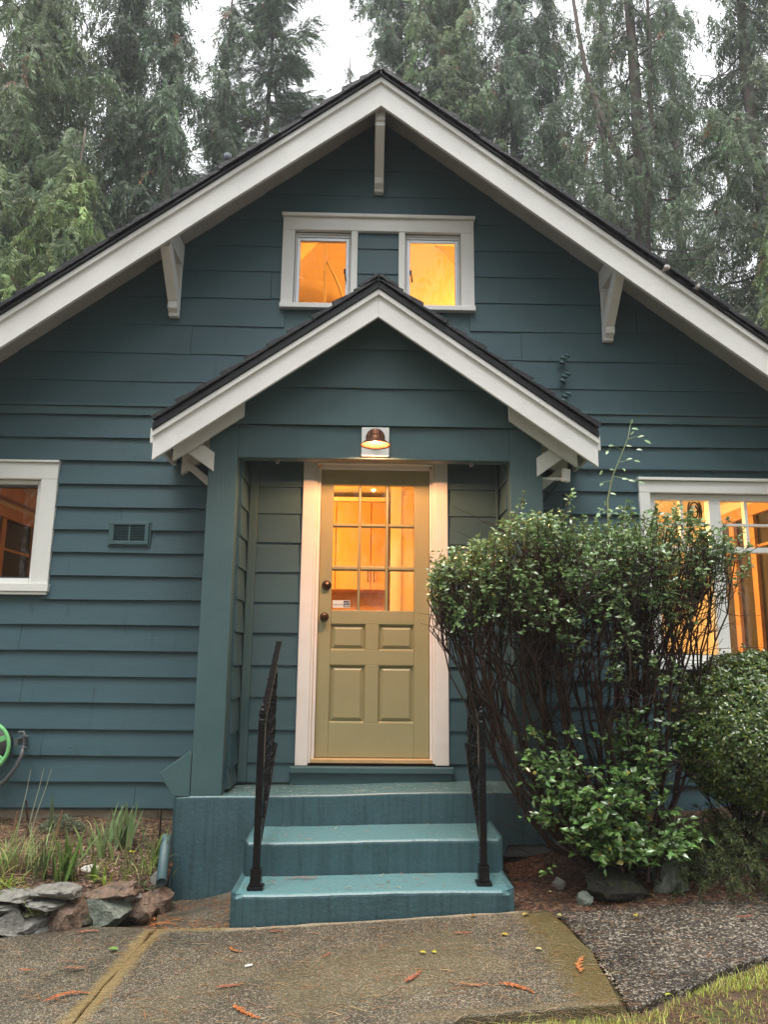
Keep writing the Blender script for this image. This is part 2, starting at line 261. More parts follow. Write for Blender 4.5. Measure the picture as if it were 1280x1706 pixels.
def aggregate(name, c0, c1, c2, scale, moss=None, bump=.6, wet=.35):
    """exposed aggregate concrete: pebbles of three shades, moss / mineral stains along given lines"""
    m = bpy.data.materials.new(name); m.use_nodes = True; t = m.node_tree; t.nodes.clear(); k = t.links.new
    tc = nn(t, 'ShaderNodeTexCoord'); b = nn(t, 'ShaderNodeBsdfPrincipled'); o = nn(t, 'ShaderNodeOutputMaterial'); k(b.outputs[0], o.inputs[0])
    v = nn(t, 'ShaderNodeTexVoronoi'); v.inputs['Scale'].default_value = scale; k(tc.outputs['Object'], v.inputs[0])
    sv = nn(t, 'ShaderNodeSeparateColor'); k(v.outputs['Color'], sv.inputs[0])
    cr = nn(t, 'ShaderNodeValToRGB'); k(sv.outputs[0], cr.inputs[0])
    e = cr.color_ramp.elements; e[0].color = (*c0, 1); e[0].position = .2; e[1].color = (*c1, 1); e[1].position = .75; e2 = cr.color_ramp.elements.new(.93); e2.color = (*c2, 1)
    n1 = nn(t, 'ShaderNodeTexNoise'); n1.inputs['Scale'].default_value = 2.3; n1.inputs['Detail'].default_value = 8; n1.inputs['Roughness'].default_value = .72; k(tc.outputs['Object'], n1.inputs[0])
    r1 = nn(t, 'ShaderNodeMapRange'); r1.inputs[1].default_value = .3; r1.inputs[2].default_value = .72; r1.inputs[3].default_value = .42; r1.inputs[4].default_value = 1.45; k(n1.outputs[0], r1.inputs[0])
    s1 = nn(t, 'ShaderNodeVectorMath', operation='SCALE'); k(cr.outputs[0], s1.inputs[0]); k(r1.outputs[0], s1.inputs['Scale']); last = s1.outputs[0]
    nb = nn(t, 'ShaderNodeTexNoise'); nb.inputs['Scale'].default_value = 9; nb.inputs['Detail'].default_value = 8; nb.inputs['Roughness'].default_value = .75; k(tc.outputs['Object'], nb.inputs[0])
    nf = nn(t, 'ShaderNodeTexNoise'); nf.inputs['Scale'].default_value = 70; nf.inputs['Detail'].default_value = 4; k(tc.outputs['Object'], nf.inputs[0])
    for (ax, ay, bx, by, wd, colr, amt) in (moss or []):
        sp = nn(t, 'ShaderNodeSeparateXYZ'); k(tc.outputs['Object'], sp.inputs[0])
        dx, dy = bx-ax, by-ay; ln = math.hypot(dx, dy); nx, ny = -dy/ln, dx/ln; tx, ty = dx/ln, dy/ln
        def lin(a, c, d):
            q = nn(t, 'ShaderNodeMath', operation='MULTIPLY'); q.inputs[1].default_value = a; k(sp.outputs[0], q.inputs[0])
            q2 = nn(t, 'ShaderNodeMath', operation='MULTIPLY_ADD'); q2.inputs[1].default_value = c; k(sp.outputs[1], q2.inputs[0]); k(q.outputs[0], q2.inputs[2])
            q3 = nn(t, 'ShaderNodeMath', operation='ADD'); q3.inputs[1].default_value = d; k(q2.outputs[0], q3.inputs[0]); return q3
        dist = nn(t, 'ShaderNodeMath', operation='ABSOLUTE'); k(lin(nx, ny, -(nx*ax+ny*ay)).outputs[0], dist.inputs[0])
        al = lin(tx, ty, -(tx*ax+ty*ay)); a0 = nn(t, 'ShaderNodeMapRange'); a0.inputs[1].default_value = -.06; a0.inputs[2].default_value = .02; k(al.outputs[0], a0.inputs[0])
        a1 = nn(t, 'ShaderNodeMapRange'); a1.inputs[1].default_value = ln+.06; a1.inputs[2].default_value = ln-.02; k(al.outputs[0], a1.inputs[0])
        na = nn(t, 'ShaderNodeMath', operation='MULTIPLY_ADD'); na.inputs[1].default_value = -wd*1.6; na.inputs[2].default_value = wd*.8; k(nb.outputs[0], na.inputs[0])
        da = nn(t, 'ShaderNodeMath', operation='ADD'); k(dist.outputs[0], da.inputs[0]); k(na.outputs[0], da.inputs[1])
        mk = nn(t, 'ShaderNodeMapRange'); mk.inputs[1].default_value = wd; mk.inputs[2].default_value = wd*.45; mk.inputs[3].default_value = 0; mk.inputs[4].default_value = amt; k(da.outputs[0], mk.inputs[0])
        q = nn(t, 'ShaderNodeMath', operation='MULTIPLY'); k(mk.outputs[0], q.inputs[0]); k(a0.outputs[0], q.inputs[1]); q2 = nn(t, 'ShaderNodeMath', operation='MULTIPLY'); k(q.outputs[0], q2.inputs[0]); k(a1.outputs[0], q2.inputs[1])
        fr = nn(t, 'ShaderNodeMapRange'); fr.inputs[1].default_value = .3; fr.inputs[2].default_value = .65; fr.inputs[3].default_value = .6; fr.inputs[4].default_value = 1.1; k(nf.outputs[0], fr.inputs[0])
        q3 = nn(t, 'ShaderNodeMath', operation='MULTIPLY', use_clamp=True); k(q2.outputs[0], q3.inputs[0]); k(fr.outputs[0], q3.inputs[1])
        mm = nn(t, 'ShaderNodeMix', data_type='RGBA'); k(q3.outputs[0], mm.inputs[0]); k(last, mm.inputs[6]); mm.inputs[7].default_value = (*colr, 1); last = mm.outputs[2]
    k(last, b.inputs['Base Color'])
    rr = nn(t, 'ShaderNodeMapRange'); rr.inputs[3].default_value = max(wet-.15, .1); rr.inputs[4].default_value = wet+.3; k(n1.outputs[0], rr.inputs[0]); k(rr.outputs[0], b.inputs['Roughness'])
    bp = nn(t, 'ShaderNodeBump'); bp.inputs['Strength'].default_value = bump; bp.inputs['Distance'].default_value = .006; bp.invert = True
    ad = nn(t, 'ShaderNodeMath', operation='ADD'); k(v.outputs['Distance'], ad.inputs[0]); k(nf.outputs[0], ad.inputs[1]); k(ad.outputs[0], bp.inputs['Height']); k(bp.outputs[0], b.inputs['Normal'])
    return m
OCH = (.23,.165,.06)
M_PATH = aggregate('path_aggregate', (.052,.044,.030), (.102,.088,.057), (.29,.25,.18), 210,
    [(-1.06,-1.11,-1.17,-2.6,.075,OCH,.85), (-1.03,-1.14,-.67,-1.20,.05,OCH,.8), (-.67,-1.21,.80,-1.20,.045,(.34,.28,.19),.9), (.92,-1.25,.97,-2.2,.17,(.115,.085,.022),.85), (.2,-2.2,1.0,-2.2,.05,(.16,.12,.06),.5), (-.35,-1.95,.55,-1.62,.34,(.150,.125,.060),.45), (-.9,-2.15,-.55,-1.6,.2,(.13,.11,.055),.35)])
M_ROUGH = aggregate('rough_aggregate', (.030,.024,.018), (.092,.075,.056), (.31,.265,.205), 105, None, 1.0, .3)
M_SOIL = aggregate('mulch_soil', (.030,.017,.010), (.085,.045,.025), (.19,.12,.07), 60, None, 1.0, .6)
M_EARTH = mat('earth', (.075,.05,.03), .8, .4, 5, .8, 50, .3, dirt=((.06,.075,.02), .52, 4, (1,1,1)))
def rockmat(name, c, d, moss=(.10,.10,.03), th=.62): return mat(name, c, .6, .6, 26, 1.0, 60, .3, dirt=(moss, th-.04, 20, (1,1,1)))
M_ROCKG = rockmat('grey_rock', (.20,.195,.175), 0, (.09,.095,.04))
M_ROCKGR = rockmat('green_grey_rock', (.145,.165,.135), 0, (.05,.055,.04))
M_ROCKB = rockmat('brown_rock', (.155,.105,.075), 0, (.06,.05,.04), .56)
M_ROCKD = rockmat('dark_wet_rock', (.024,.023,.018), 0, (.045,.05,.015), .55)
M_ROCKM = rockmat('mossy_rock', (.12,.12,.09), 0, (.075,.075,.015), .45)
M_QUARTZ = rockmat('white_rock', (.62,.60,.54), 0, (.35,.32,.25), .66)

# ------------------------------------------------------------------ ground
def grid_sheet(xs, ys, fz):
    nx, ny = len(xs), len(ys)
    v = [(x, y, fz(x, y)) for y in ys for x in xs]
    f = [(j*nx+i, j*nx+i+1, (j+1)*nx+i+1, (j+1)*nx+i) for j in range(ny-1) for i in range(nx-1)]
    b = MB(); b.add(v, f); return b
far = [-38,-25,-14,-8]
xs = far + [-5+.25*i for i in range(41)] + [-q for q in far[::-1]]
ys = [-38,-25,-14,-9] + [-6+.2*i for i in range(31)] + [1, 3, 7, 9, 14, 25, 38]
props(grid_sheet(xs, ys, lambda x, y: G(x, y)-.045).build('ground', M_EARTH, smooth=True), 'damp earth and mossy yard around the cottage', 'ground', kind='structure')

def slab(name, poly, m, top, drop, label):
    b = MB(); n = len(poly)
    def Z(x, y): return G(x, y)+top
    b.add([(x, y, Z(x, y)) for x, y in poly]+[(x, y, Z(x, y)-drop) for x, y in poly], [tuple(range(n))]+[(i, i+n, (i+1) % n+n, (i+1) % n) for i in range(n)])
    return props(b.build(name, m, bevel=.008), label, 'path', kind='structure')
def wob(poly, amp=.012, step=.09):
    out = []
    for i, (a, b) in enumerate(zip(poly, poly[1:]+poly[:1])):
        d = math.hypot(b[0]-a[0], b[1]-a[1]); n = max(1, int(d/step))
        for k in range(n):
            t = k/n; j = amp if k else amp*.3
            out.append((a[0]+(b[0]-a[0])*t+random.uniform(-j, j), a[1]+(b[1]-a[1])*t+random.uniform(-j, j)))
    return out
slab('path', wob([(-1.058,-1.130),(-1.174,-2.7),(.10,-2.9),(.3,-2.30),(.40,-2.205),(.75,-2.20),(1.0,-2.19),(1.03,-1.72),(.965,-1.205),(-.62,-1.205)], .008), M_PATH, .0, .06, 'wet aggregate concrete slab in front of the steps')
slab('path', wob([(-1.066,-1.112),(-1.184,-2.7),(-3.4,-2.7),(-3.4,-1.55),(-1.9,-1.12),(-1.45,-.97)], .008), M_PATH, -.004, .06, 'wet concrete slab along the stone wall')
slab('path', wob([(-1.03,-1.10),(-.66,-1.185),(-.66,-.43),(-1.2,-.43),(-1.2,-.62),(-1.10,-.98)], .006), M_PATH, -.010, .06, 'littered concrete patch between plinth and steps')
slab('path', wob([(1.005,-1.23),(1.055,-1.72),(1.035,-2.21),(1.17,-2.13),(1.50,-1.95),(1.75,-1.85),(2.6,-1.55),(4.2,-1.2),(4.2,-.95),(2.5,-1.06),(1.66,-1.13),(1.25,-1.19)], .02), M_ROUGH, -.012, .06, 'rough pebbled concrete strip beside the lawn')

# ------------------------------------------------------------------ house
CX = .05
house = thing('house', (CX, 0, -1.4), 'dark teal clapboard cottage with white trimmed gable roof', 'house')
SL = .755                                             # main roof slope
def soff(x): return 4.25 - SL*abs(x-CX)               # underside of the main roof
def xin(z): return (4.25-z)/SL                         # half-width under the roof at height z
HW = 3.70
# wall shell with openings
OPEN = [(-.385,.485,-.80,1.37), (-3.20,-2.40,.475,1.215), (2.11,3.55,.02,1.16), (-.60,-.165,2.61,3.235), (.26,.69,2.61,3.235)]
wb = MB()
zc = sorted(set([-1.05, 1.37, 1.50, 4.245] + [o[2] for o in OPEN] + [o[3] for o in OPEN]))
for z0, z1 in zip(zc, zc[1:]):
    ops = sorted((o[0], o[1]) for o in OPEN if o[2] <= z0+1e-6 and o[3] >= z1-1e-6)
    wa, wb_ = min(HW, xin(z0)), min(HW, xin(z1))
    L0, L1 = (CX-wa, CX-wb_); R0, R1 = (CX+wa, CX+wb_)
    cur0, cur1 = L0, L1
    for a, b in ops:
        wb.prism([(cur0, z0), (a, z0), (a, z1), (cur1, z1)], .002, .12); cur0 = cur1 = b
    poly = [(cur0, z0), (R0, z0), (R1, z1), (cur1, z1)]
    if abs(R1-cur1) < 1e-6: poly = poly[:3]
    wb.prism(poly, .002, .12)
wb.box(CX-HW, CX-HW+.12, .12, 7, -1.05, 1.45); wb.box(CX+HW-.12, CX+HW, .12, 7, -1.05, 1.45)
wb.prism([(CX-HW,-1.05),(CX+HW,-1.05),(CX+HW,1.45),(CX,4.245),(CX-HW,1.45)], 6.9, 7.0)
wall = wb.build('wall', M_TRIMTEAL, house)
MB().box(CX-HW, CX+HW, .012, .2, -1.75, -1.052).build('foundation', M_PLASTER, house)

def board(z0, z1, x0, x1, parent, m=M_SIDING, t0=.030, t1=.005, yf=0.0, zt=.02, ends=None, name='clapboard'):
    """one lapped board: thick lower edge, thin top under the next course, lower edge a little uneven"""
    n = max(2, int((x1-x0)/.35)); b = MB(); vs = []; e0, e1 = ends or (0, 0)
    ph = random.uniform(0, 9)
    for i in range(n+1):
        t = i/n; x = x0+(x1-x0)*t; dz = .0018*math.sin(3.1*x+ph)+random.uniform(-.0006, .0006)
        xt = x + (e0*(1-t) + e1*t)
        dy = .0015*math.sin(2.3*x+ph*2)
        vs += [(x, yf, z0+dz), (x, yf-t0+dy, z0+dz), (xt, yf-t1+dy, z1+zt), (xt, yf, z1+zt)]
    fs = []
    for i in range(n):
        a, c = 4*i, 4*(i+1)
        fs += [(a, a+1, c+1, c)[::-1], (a+1, a+2, c+2, c+1)[::-1], (a+2, a+3, c+3, c+2)[::-1]]
    fs += [(0, 1, 2, 3)[::-1], (4*n, 4*n+1, 4*n+2, 4*n+3)]
    b.add(vs, fs); return b.build(name, m, parent)
def fit(x0, x1, z0, z1, holes):
    """cut [x0, x1] where a course meets the openings"""
    segs = [(x0, x1)]
    for a, b, c, d in holes:
        if d > z0 and c < z1+.02:
            segs = [s for q in segs for s in ((q[0], min(q[1], a)), (max(q[0], b), q[1])) if s[1]-s[0] > .02]
    return segs
def split(a, b):
    if b-a < 1.2 or random.random() < .55: return [(a, b)]
    c = random.uniform(a+.35, b-.35); return [(a, c-.0012), (c+.0012, b)]
low = [-1.029,-.864,-.696,-.525,-.349,-.172,.003,.18,.356,.522,.689,.854,1.019,1.188,1.362,1.536,1.711]
WL = (-3.24,-2.30,.42,1.30); WR = (2.04,3.62,-.03,1.24)
for z0, z1 in zip(low, low[1:]):
    lo = max(CX-HW, CX-xin(z0)); hi = min(CX+HW, CX+xin(z0))
    for a, b in [q for sg_ in fit(lo, -1.075, z0, z1, [WL]) for q in split(*sg_)]: board(z0, z1, a, b, wall, ends=(max(0, (CX-xin(z1))-a) if a == lo and lo > CX-HW else 0, 0))
    for a, b in fit(1.175, hi, z0, z1, [WR]): board(z0, z1, a, b, wall, ends=(0, min(0, (CX+xin(z1))-b) if b == hi and hi < CX+HW else 0))
# belt course
bl = MB().box(CX-3.35, CX+3.35, -.028, 0, 1.713, 1.775).box(CX-3.3, CX+3.3, -.040, 0, 1.777, 1.797)
bl.build('belt_board', M_TRIMTEAL, wall, bevel=.003)
upr = [1.80,1.985,2.205,2.438,2.667,2.889,3.105,3.33,3.56,3.78,4.0,4.2]
JO = {2: [-1.36, 1.153], 4: [-.772], 3: [2.05], 5: [1.4]}
GW = (-.66,-.14,2.60,3.27), (.235,.76,2.60,3.27)
for i, (z0, z1) in enumerate(zip(upr, upr[1:])):
    lo, hi = CX-xin(z0)-.02, CX+xin(z0)+.02
    if i == 1: z1 = 2.205
    for a, b in fit(lo, hi, z0, z1, GW):
        cuts = [a]+[j for j in JO.get(i, []) if a+.1 < j < b-.1]+[b]
        for c, d in zip(cuts, cuts[1:]):
            e0 = (xin(z0)-xin(z1)) if c == lo else 0; e1 = -(xin(z0)-xin(z1)) if d == hi else 0
            board(z0+random.uniform(-.003, .003), z1, c+(.0015 if c != lo else 0), d-(.0015 if d != hi else 0), wall, t0=.012, t1=.003, ends=(e0, e1))

nl_ = MB()
for z0, z1 in zip(low, low[1:]):
    for _ in range(5):
        x = random.choice((random.uniform(-2.2, -1.15), random.uniform(-3.2, -1.15), random.uniform(1.25, 1.95))); z = random.uniform(z0+.02, z0+.06); r = random.uniform(.0022, .0042)
        if not (x < -2.2 and .35 < z < 1.4): nl_.lathe([(.0001, -.0015), (r, -.0012), (r, .004)], (x, -.030+(z-z0)*.13, z), (0, 1, 0), 8)
props(nl_.build('nail_heads', M_BLKCABLE, wall), kind='stuff')
# ---- main roof
def slope_box(b, sgn, s0, s1, n0, n1, y0, y1, apex, k):
    """box lying on a roof slope: s down the slope from the ridge, n out of it"""
    c = 1/math.hypot(1, k); s = k*c
    def P(sv, nv, y): return Vector((CX + sgn*(sv*c + nv*s), y, apex - sv*s + nv*c))
    vs = [P(a, n_, y) for n_ in (n0, n1) for (a, y) in ((s0, y0), (s1, y0), (s1, y1), (s0, y1))]
    fs = [(0,3,2,1),(4,5,6,7),(0,1,5,4),(1,2,6,5),(2,3,7,6),(3,0,4,7)]
    if sgn < 0: fs = [f[::-1] for f in fs]
    return b.add(vs, fs)
def rafter_poly(sgn, x0, x1, bot, top, k, apexb, apext):
    """gable board in XZ: plumb cut at ridge and tail"""
    return [(CX+sgn*x0, apexb-k*x0), (CX+sgn*x1, apexb-k*x1), (CX+sgn*x1, apext-k*x1), (CX+sgn*x0, apext-k*x0)]
roof = MB()
EL = 3.98; cs = math.hypot(1, SL); SLEN = EL*cs
for sg in (-1, 1):
    roof.prism([(CX, 4.251),(CX+sg*EL, 4.251-SL*EL),(CX+sg*EL, 4.276-SL*EL),(CX, 4.276)], -.425, 7.4)
roof = roof.build('roof', M_DRIP, house)
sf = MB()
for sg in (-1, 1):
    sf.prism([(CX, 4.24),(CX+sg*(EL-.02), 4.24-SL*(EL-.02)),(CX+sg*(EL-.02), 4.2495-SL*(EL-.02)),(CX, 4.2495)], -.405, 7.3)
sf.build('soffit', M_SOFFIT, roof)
for sg in (-1, 1):
    b = MB(); n = 26; v = []
    for i in range(n+1):                               # rake board, faintly bowed and chipped along its lower edge
        x = (EL+.02)*i/n; wv = .0035*math.sin(2.1*x+sg)+random.uniform(-.001, .001)
        v += [(CX+sg*x, -.447, 4.018-SL*x+wv), (CX+sg*x, -.447, 4.236-SL*x), (CX+sg*x, -.42, 4.236-SL*x), (CX+sg*x, -.42, 4.018-SL*x+wv)]
    f = []
    for i in range(n):
        for q in range(4):
            a, c = 4*i+q, 4*i+(q+1) % 4; ff = (a, a+4, c+4, c); f.append(ff if sg < 0 else ff[::-1])
    f.append((4*n, 4*n+1, 4*n+2, 4*n+3) if sg > 0 else (4*n+3, 4*n+2, 4*n+1, 4*n)); b.add(v, f)
    b.build('rake_board', M_RAKE, roof)
    MB().prism(rafter_poly(sg, 0, EL+.02, 0, 0, SL, 4.205, 4.249), -.466, -.4475).build('rake_trim', M_WHITE, roof, bevel=.004)
    MB().prism(rafter_poly(sg, 0, EL+.02, 0, 0, SL, 4.2505, 4.275), -.482, -.4255).build('drip_edge', M_DRIP, roof, bevel=.004)
    # wood shakes: the two nearest columns one by one, the rest of the slope joined
    rest = MB(); ns = int(SLEN/.185)+1
    for i in range(ns):
        s1 = .16+i*.185+random.uniform(-.02, .02); s0 = s1-.34; s0 = max(s0, .0)
        for cidx, (ya, yb) in enumerate(((-.497, -.36), (-.355, -.20))):
            t = random.uniform(.026, .044); sh = MB()
            s1j = s1+random.uniform(-.015, .015)
            c_ = 1/cs; s_ = SL*c_
            def P(sv, nv, y): return (CX+sg*(sv*c_+nv*s_), y, 4.2775-sv*s_+nv*c_)
            y0 = ya+random.uniform(-.012, .006) if cidx == 0 else ya
            vs = [P(s0, .002, y0), P(s1j, .006, y0), P(s1j, .006, yb), P(s0, .002, yb), P(s0, .004, y0), P(s1j, .006+t, y0), P(s1j, .006+t*random.uniform(.8, 1.1), yb), P(s0, .004, yb)]
            fs = [(0,3,2,1),(4,5,6,7),(0,1,5,4),(1,2,6,5),(2,3,7,6),(3,0,4,7)]
            sh.add(vs, fs if sg > 0 else [q[::-1] for q in fs]); sh.build('shingle', M_SHAKE, roof, bevel=.003, seg=1)
        y = -.195
        while y < 7.4:
            wd = random.uniform(.1, .22); slope_box(rest, sg, s0, s1+random.uniform(-.015, .015), .003, .022, y, min(y+wd, 7.42), 4.2775, SL); y += wd+.006
    props(rest.build('shingle_field', M_SHAKE, roof), kind='stuff')
    rc = MB()
    for i in range(26):
        slope_box(rc, sg, -.012, .17, .020+.003*(i % 2), .040, -.49+i*.31, -.49+i*.31+.33, 4.2775, SL)
    rc.build('ridge_cap', M_SHAKE, roof)

# ---- knee brackets under the eaves
def knee(x0, x1, zt, zb, parent):
    zf = zt-.15
    b = MB().box(x0, x1, -.385, -.001, zt-.115, zt+.06); b.build('knee_bracket', M_WHITE, parent, bevel=.004)
    br = ORG and parent
    MB().box(x0+.001, x1-.001, -.062, -.0125, zb, zt-.117).build('bracket_leg', M_WHITE, parent, bevel=.004)
    dz = zb+.10
    MB().prism([(-.372, zt-.117), (-.385, zt-.16), (-.105, dz), (-.064, dz), (-.064, dz+.10), (-.30, zt-.117)], x0+.002, x1-.002, 'x').build('bracket_strut', M_WHITE, parent, bevel=.004)
    MB().prism([(-.105, dz-.002), (-.105, dz-.055), (-.064, dz-.075), (-.064, dz-.002)], x0+.003, x1-.003, 'x').build('bracket_foot', M_WHITE, parent, bevel=.003)
knee(-1.532, -1.455, 3.03, 2.487, roof); knee(1.775, 1.85, 2.90, 2.356, roof); knee(.010, .085, 4.06, 3.566, roof)

# ---- windows
def pane(x0, x1, z0, z1, y, parent, m=GLASS):
    return MB().box(x0, x1, y, y+.004, z0, z1).build('pane', m, parent)
gw = MB().box(-.695, .795, -.04, -.003, 3.238, 3.345).build('window', M_WHITE, house, bevel=.004)
gw['label'] = 'pair of small lit gable windows in one white frame'
def part(nm, b, m, par, bevel=.003): return b.build(nm, m, par, bevel=bevel)
part('head_cap', MB().box(-.705, .805, -.062, -.003, 3.347, 3.374), M_WHITE, gw)
for a, b in ((-.695, -.602), (.692, .795)): part('jamb', MB().box(a, b, -.04, -.003, 2.622, 3.2375), M_WHITE, gw)
for a, b in ((-.163, -.112), (.208, .258)): part('mullion', MB().box(a, b, -.036, -.003, 2.622, 3.2375), M_WHITE, gw)
part('sill', MB().box(-.70, .80, -.055, -.003, 2.583, 2.6215), M_WHITE, gw)
for a, b in ((-.60, -.165), (.26, .69)):
    part('reveal', MB().box(a+.001, a+.012, -.001, .10, 2.623, 3.234).box(b-.012, b-.001, -.001, .10, 2.623, 3.234).box(a+.0125, b-.0125, -.001, .10, 3.222, 3.234), M_WHITE, gw)
    x0, x1 = a+.013, b-.013
    s = MB().box(x0, x0+.026, .012, .045, 2.625, 3.20).box(x1-.026, x1, .012, .045, 2.625, 3.20).box(x0+.0262, x1-.0262, .012, .045, 2.625, 2.651).box(x0+.0262, x1-.0262, .012, .045, 3.174, 3.20)
    part('sash', s, M_ALU, gw)
    part('sash_stop', MB().box(x0, x1, .006, .05, 3.201, 3.221), M_ALU, gw)
    pane(x0+.0265, x1-.0265, 2.6515, 3.1735, .03, gw)
    xx = x1-.032 if a < 0 else x0+.032
    part('latch', MB().tube([(xx, .008, 2.93), (xx+.004, -.004, 2.89), (xx+.010, -.006, 2.83)], .0055, 6).box(xx-.007, xx+.007, .002, .013, 2.90, 2.935), M_BLACK, gw, 0)

lw = MB().box(-3.30, -2.25, -.042, -.001, 1.215, 1.335).build('window', M_WINWHITE, house, bevel=.004)
lw['label'] = 'white framed window left of the porch above the hose reel'
part('head_cap', MB().box(-3.31, -2.245, -.058, -.001, 1.337, 1.354), M_WINWHITE, lw)
part('jamb', MB().box(-2.365, -2.25, -.042, -.001, .462, 1.2135), M_WINWHITE, lw); part('jamb', MB().box(-3.32, -3.22, -.042, -.001, .462, 1.2135), M_WINWHITE, lw)
part('sill', MB().box(-3.32, -2.24, -.06, -.001, .405, .460), M_WINWHITE, lw); part('sill_lip', MB().box(-3.32, -2.25, -.05, -.001, .383, .4035), M_WINWHITE, lw)
part('sash', MB().box(-2.402, -2.3665, .0, .06, .463, 1.2135).box(-3.2, -2.4022, .0, .06, .463, .500).box(-3.2, -2.4022, .0, .06, 1.184, 1.2135), M_WINWHITE, lw)
part('gasket', MB().box(-2.412, -2.4025, .03, .06, .501, 1.183).box(-3.2, -2.4125, .03, .06, .501, .512).box(-3.2, -2.4125, .03, .06, 1.168, 1.183), M_GREY, lw, 0)
pane(-3.2, -2.4125, .5125, 1.1675, .045, lw)

rw = MB().box(1.987, 3.70, -.045, -.001, 1.185, 1.272).build('window', M_WINWHITE, house, bevel=.004)
rw['label'] = 'wide white window of the lit room behind the shrub'
part('head_cap', MB().box(1.978, 3.71, -.066, -.001, 1.274, 1.296), M_WINWHITE, rw)
part('jamb', MB().box(1.987, 2.066, -.045, -.001, -.045, 1.1835), M_WINWHITE, rw); part('jamb', MB().box(3.58, 3.70, -.045, -.001, -.045, 1.1835), M_WINWHITE, rw)
part('sill', MB().box(1.97, 3.71, -.075, -.001, -.085, -.0465), M_WINWHITE, rw)
part('sash', MB().box(2.068, 2.118, .0, .07, -.044, 1.183).box(2.1182, 3.58, .0, .07, 1.140, 1.183).box(2.1182, 3.58, .0, .07, -.044, .015), M_WINWHITE, rw)
part('mullion', MB().box(2.515, 2.60, -.005, .075, .0152, 1.1395), M_WINWHITE, rw)
for a, b in ((2.1185, 2.514), (2.601, 3.579)):
    part('transom', MB().box(a, b, .01, .068, .755, .793), M_WINWHITE, rw)
    xm = (a+b)/2 if b < 3 else 2.797
    part('muntin', MB().box(xm-.010, xm+.010, .012, .06, .7935, 1.1395), M_WINWHITE, rw, 0)
    if b > 3: part('muntin', MB().box(3.19-.010, 3.19+.010, .012, .06, .7935, 1.1395), M_WINWHITE, rw, 0)
    part('muntin', MB().box(a, b, .016, .056, .953, .970), M_WINWHITE, rw, 0)
    pane(a, b, .794, 1.139, .036, rw); pane(a, b, .016, .754, .036, rw)

# ---- rooms behind the glass
rm = MB()
rm.box(CX-HW+.12, CX+HW-.12, .125, 3.6, -.79, -.75).build('room_floor', M_RFLOOR, house)
MB().box(CX-HW+.12, CX+HW-.12, .125, 3.6, 1.53, 1.58).build('room_ceiling', M_FCEIL, house)
MB().box(CX-HW+.12, CX+HW-.12, 3.4, 3.5, -.75, 1.53).box(-1.25, -1.15, .125, 3.4, -.75, 1.53).box(.72, .80, .125, 3.4, -.75, 1.53).build('room_wall', M_FROOM, house)
MB().box(CX-HW+.122, CX-HW+.13, .125, 3.4, -.75, 1.53).box(CX+HW-.13, CX+HW-.122, .125, 3.4, -.75, 1.53).build('room_wall', M_FROOM, house)
MB().box(-1.6, 1.7, .125, 3.0, 2.10, 2.14).build('attic_floor', M_RFLOOR, house)
MB().box(-1.6, 1.7, 1.06, 1.12, 2.14, 3.40).prism([(CX-2.0, 2.14),(CX-1.95, 2.14),(CX-.55, 3.78),(CX-.55, 3.82)], .125, 1.2).prism([(CX+2.0, 2.14),(CX+1.95, 2.14),(CX+.55, 3.78),(CX+.55, 3.82)], .125, 1.2).prism([(CX-1.05, 3.401),(CX+1.05, 3.401),(CX+.5, 3.80),(CX-.5, 3.80)], 1.06, 1.12).box(CX-.6, CX+.6, .125, 1.2, 3.80, 3.83).build('attic_wall', M_FROOM, house)
def lamp(name, loc, e, col, r=.12):
    l = bpy.data.lights.new(name, 'POINT'); l.energy = e; l.color = col; l.shadow_soft_size = r
    o = bpy.data.objects.new(name, l); COL.objects.link(o); o.location = loc; return o
WARM = (1, .47, .085)
lamp('kitchen_lamp', (-.85, .75, .95), 32, (1, .40, .06), .06); lamp('attic_lamp', (1.40, .45, 2.45), 76, (1, .39, .06)); lamp('dining_lamp', (1.7, 1.5, 1.1), 62, (1, .56, .18)); lamp('hall_lamp', (-1.7, 2.0, 1.1), 3.8, (1, .5, .16))

# ---- front door
door = MB(); F, B = .04, .085
dslab = MB().box(-.346, -.256, F, B, -.705, 1.335).build('door', M_DOOR, house, bevel=.003)
dslab['label'] = 'olive panelled front door with nine lit panes'
part('stile', MB().box(.340, .447, F, B, -.705, 1.335), M_DOOR, dslab)
for z0, z1 in ((1.224, 1.335), (.207, .304), (-.079, .025), (-.705, -.473)): part('rail', MB().box(-.2555, .3395, F, B, z0, z1), M_DOOR, dslab)
part('mullion', MB().box(-.006, .088, F, B, -.4725, -.0795), M_DOOR, dslab); part('mullion', MB().box(-.006, .088, F, B, .0255, .2065), M_DOOR, dslab)
gx = [(-.2555, -.072), (-.050, .128), (.152, .3395)]; gz = [(.3045, .590), (.626, .908), (.938, 1.2235)]
for a, b in ((-.0715, -.0505), (.1285, .1515)):
    part('muntin', MB().prism([(a, F+.018), (a+.006, F+.006), (b-.006, F+.006), (b, F+.018), (b, B-.01), (a, B-.01)], .3045, 1.2235, 'z'), M_DOOR, dslab, 0)
for z0, z1 in ((.5905, .6255), (.9085, .9375)):
    for a, b in gx: part('muntin', MB().prism([(F+.020, z0), (F+.004, z0+.010), (F+.004, z1-.010), (F+.020, z1), (B-.01, z1), (B-.01, z0)], a+.0006, b-.0006, 'x'), M_DOOR, dslab, 0)
for a, b in gx:
    for z0, z1 in gz: pane(a+.0005, b-.0005, z0+.0005, z1-.0005, F+.026, dslab)
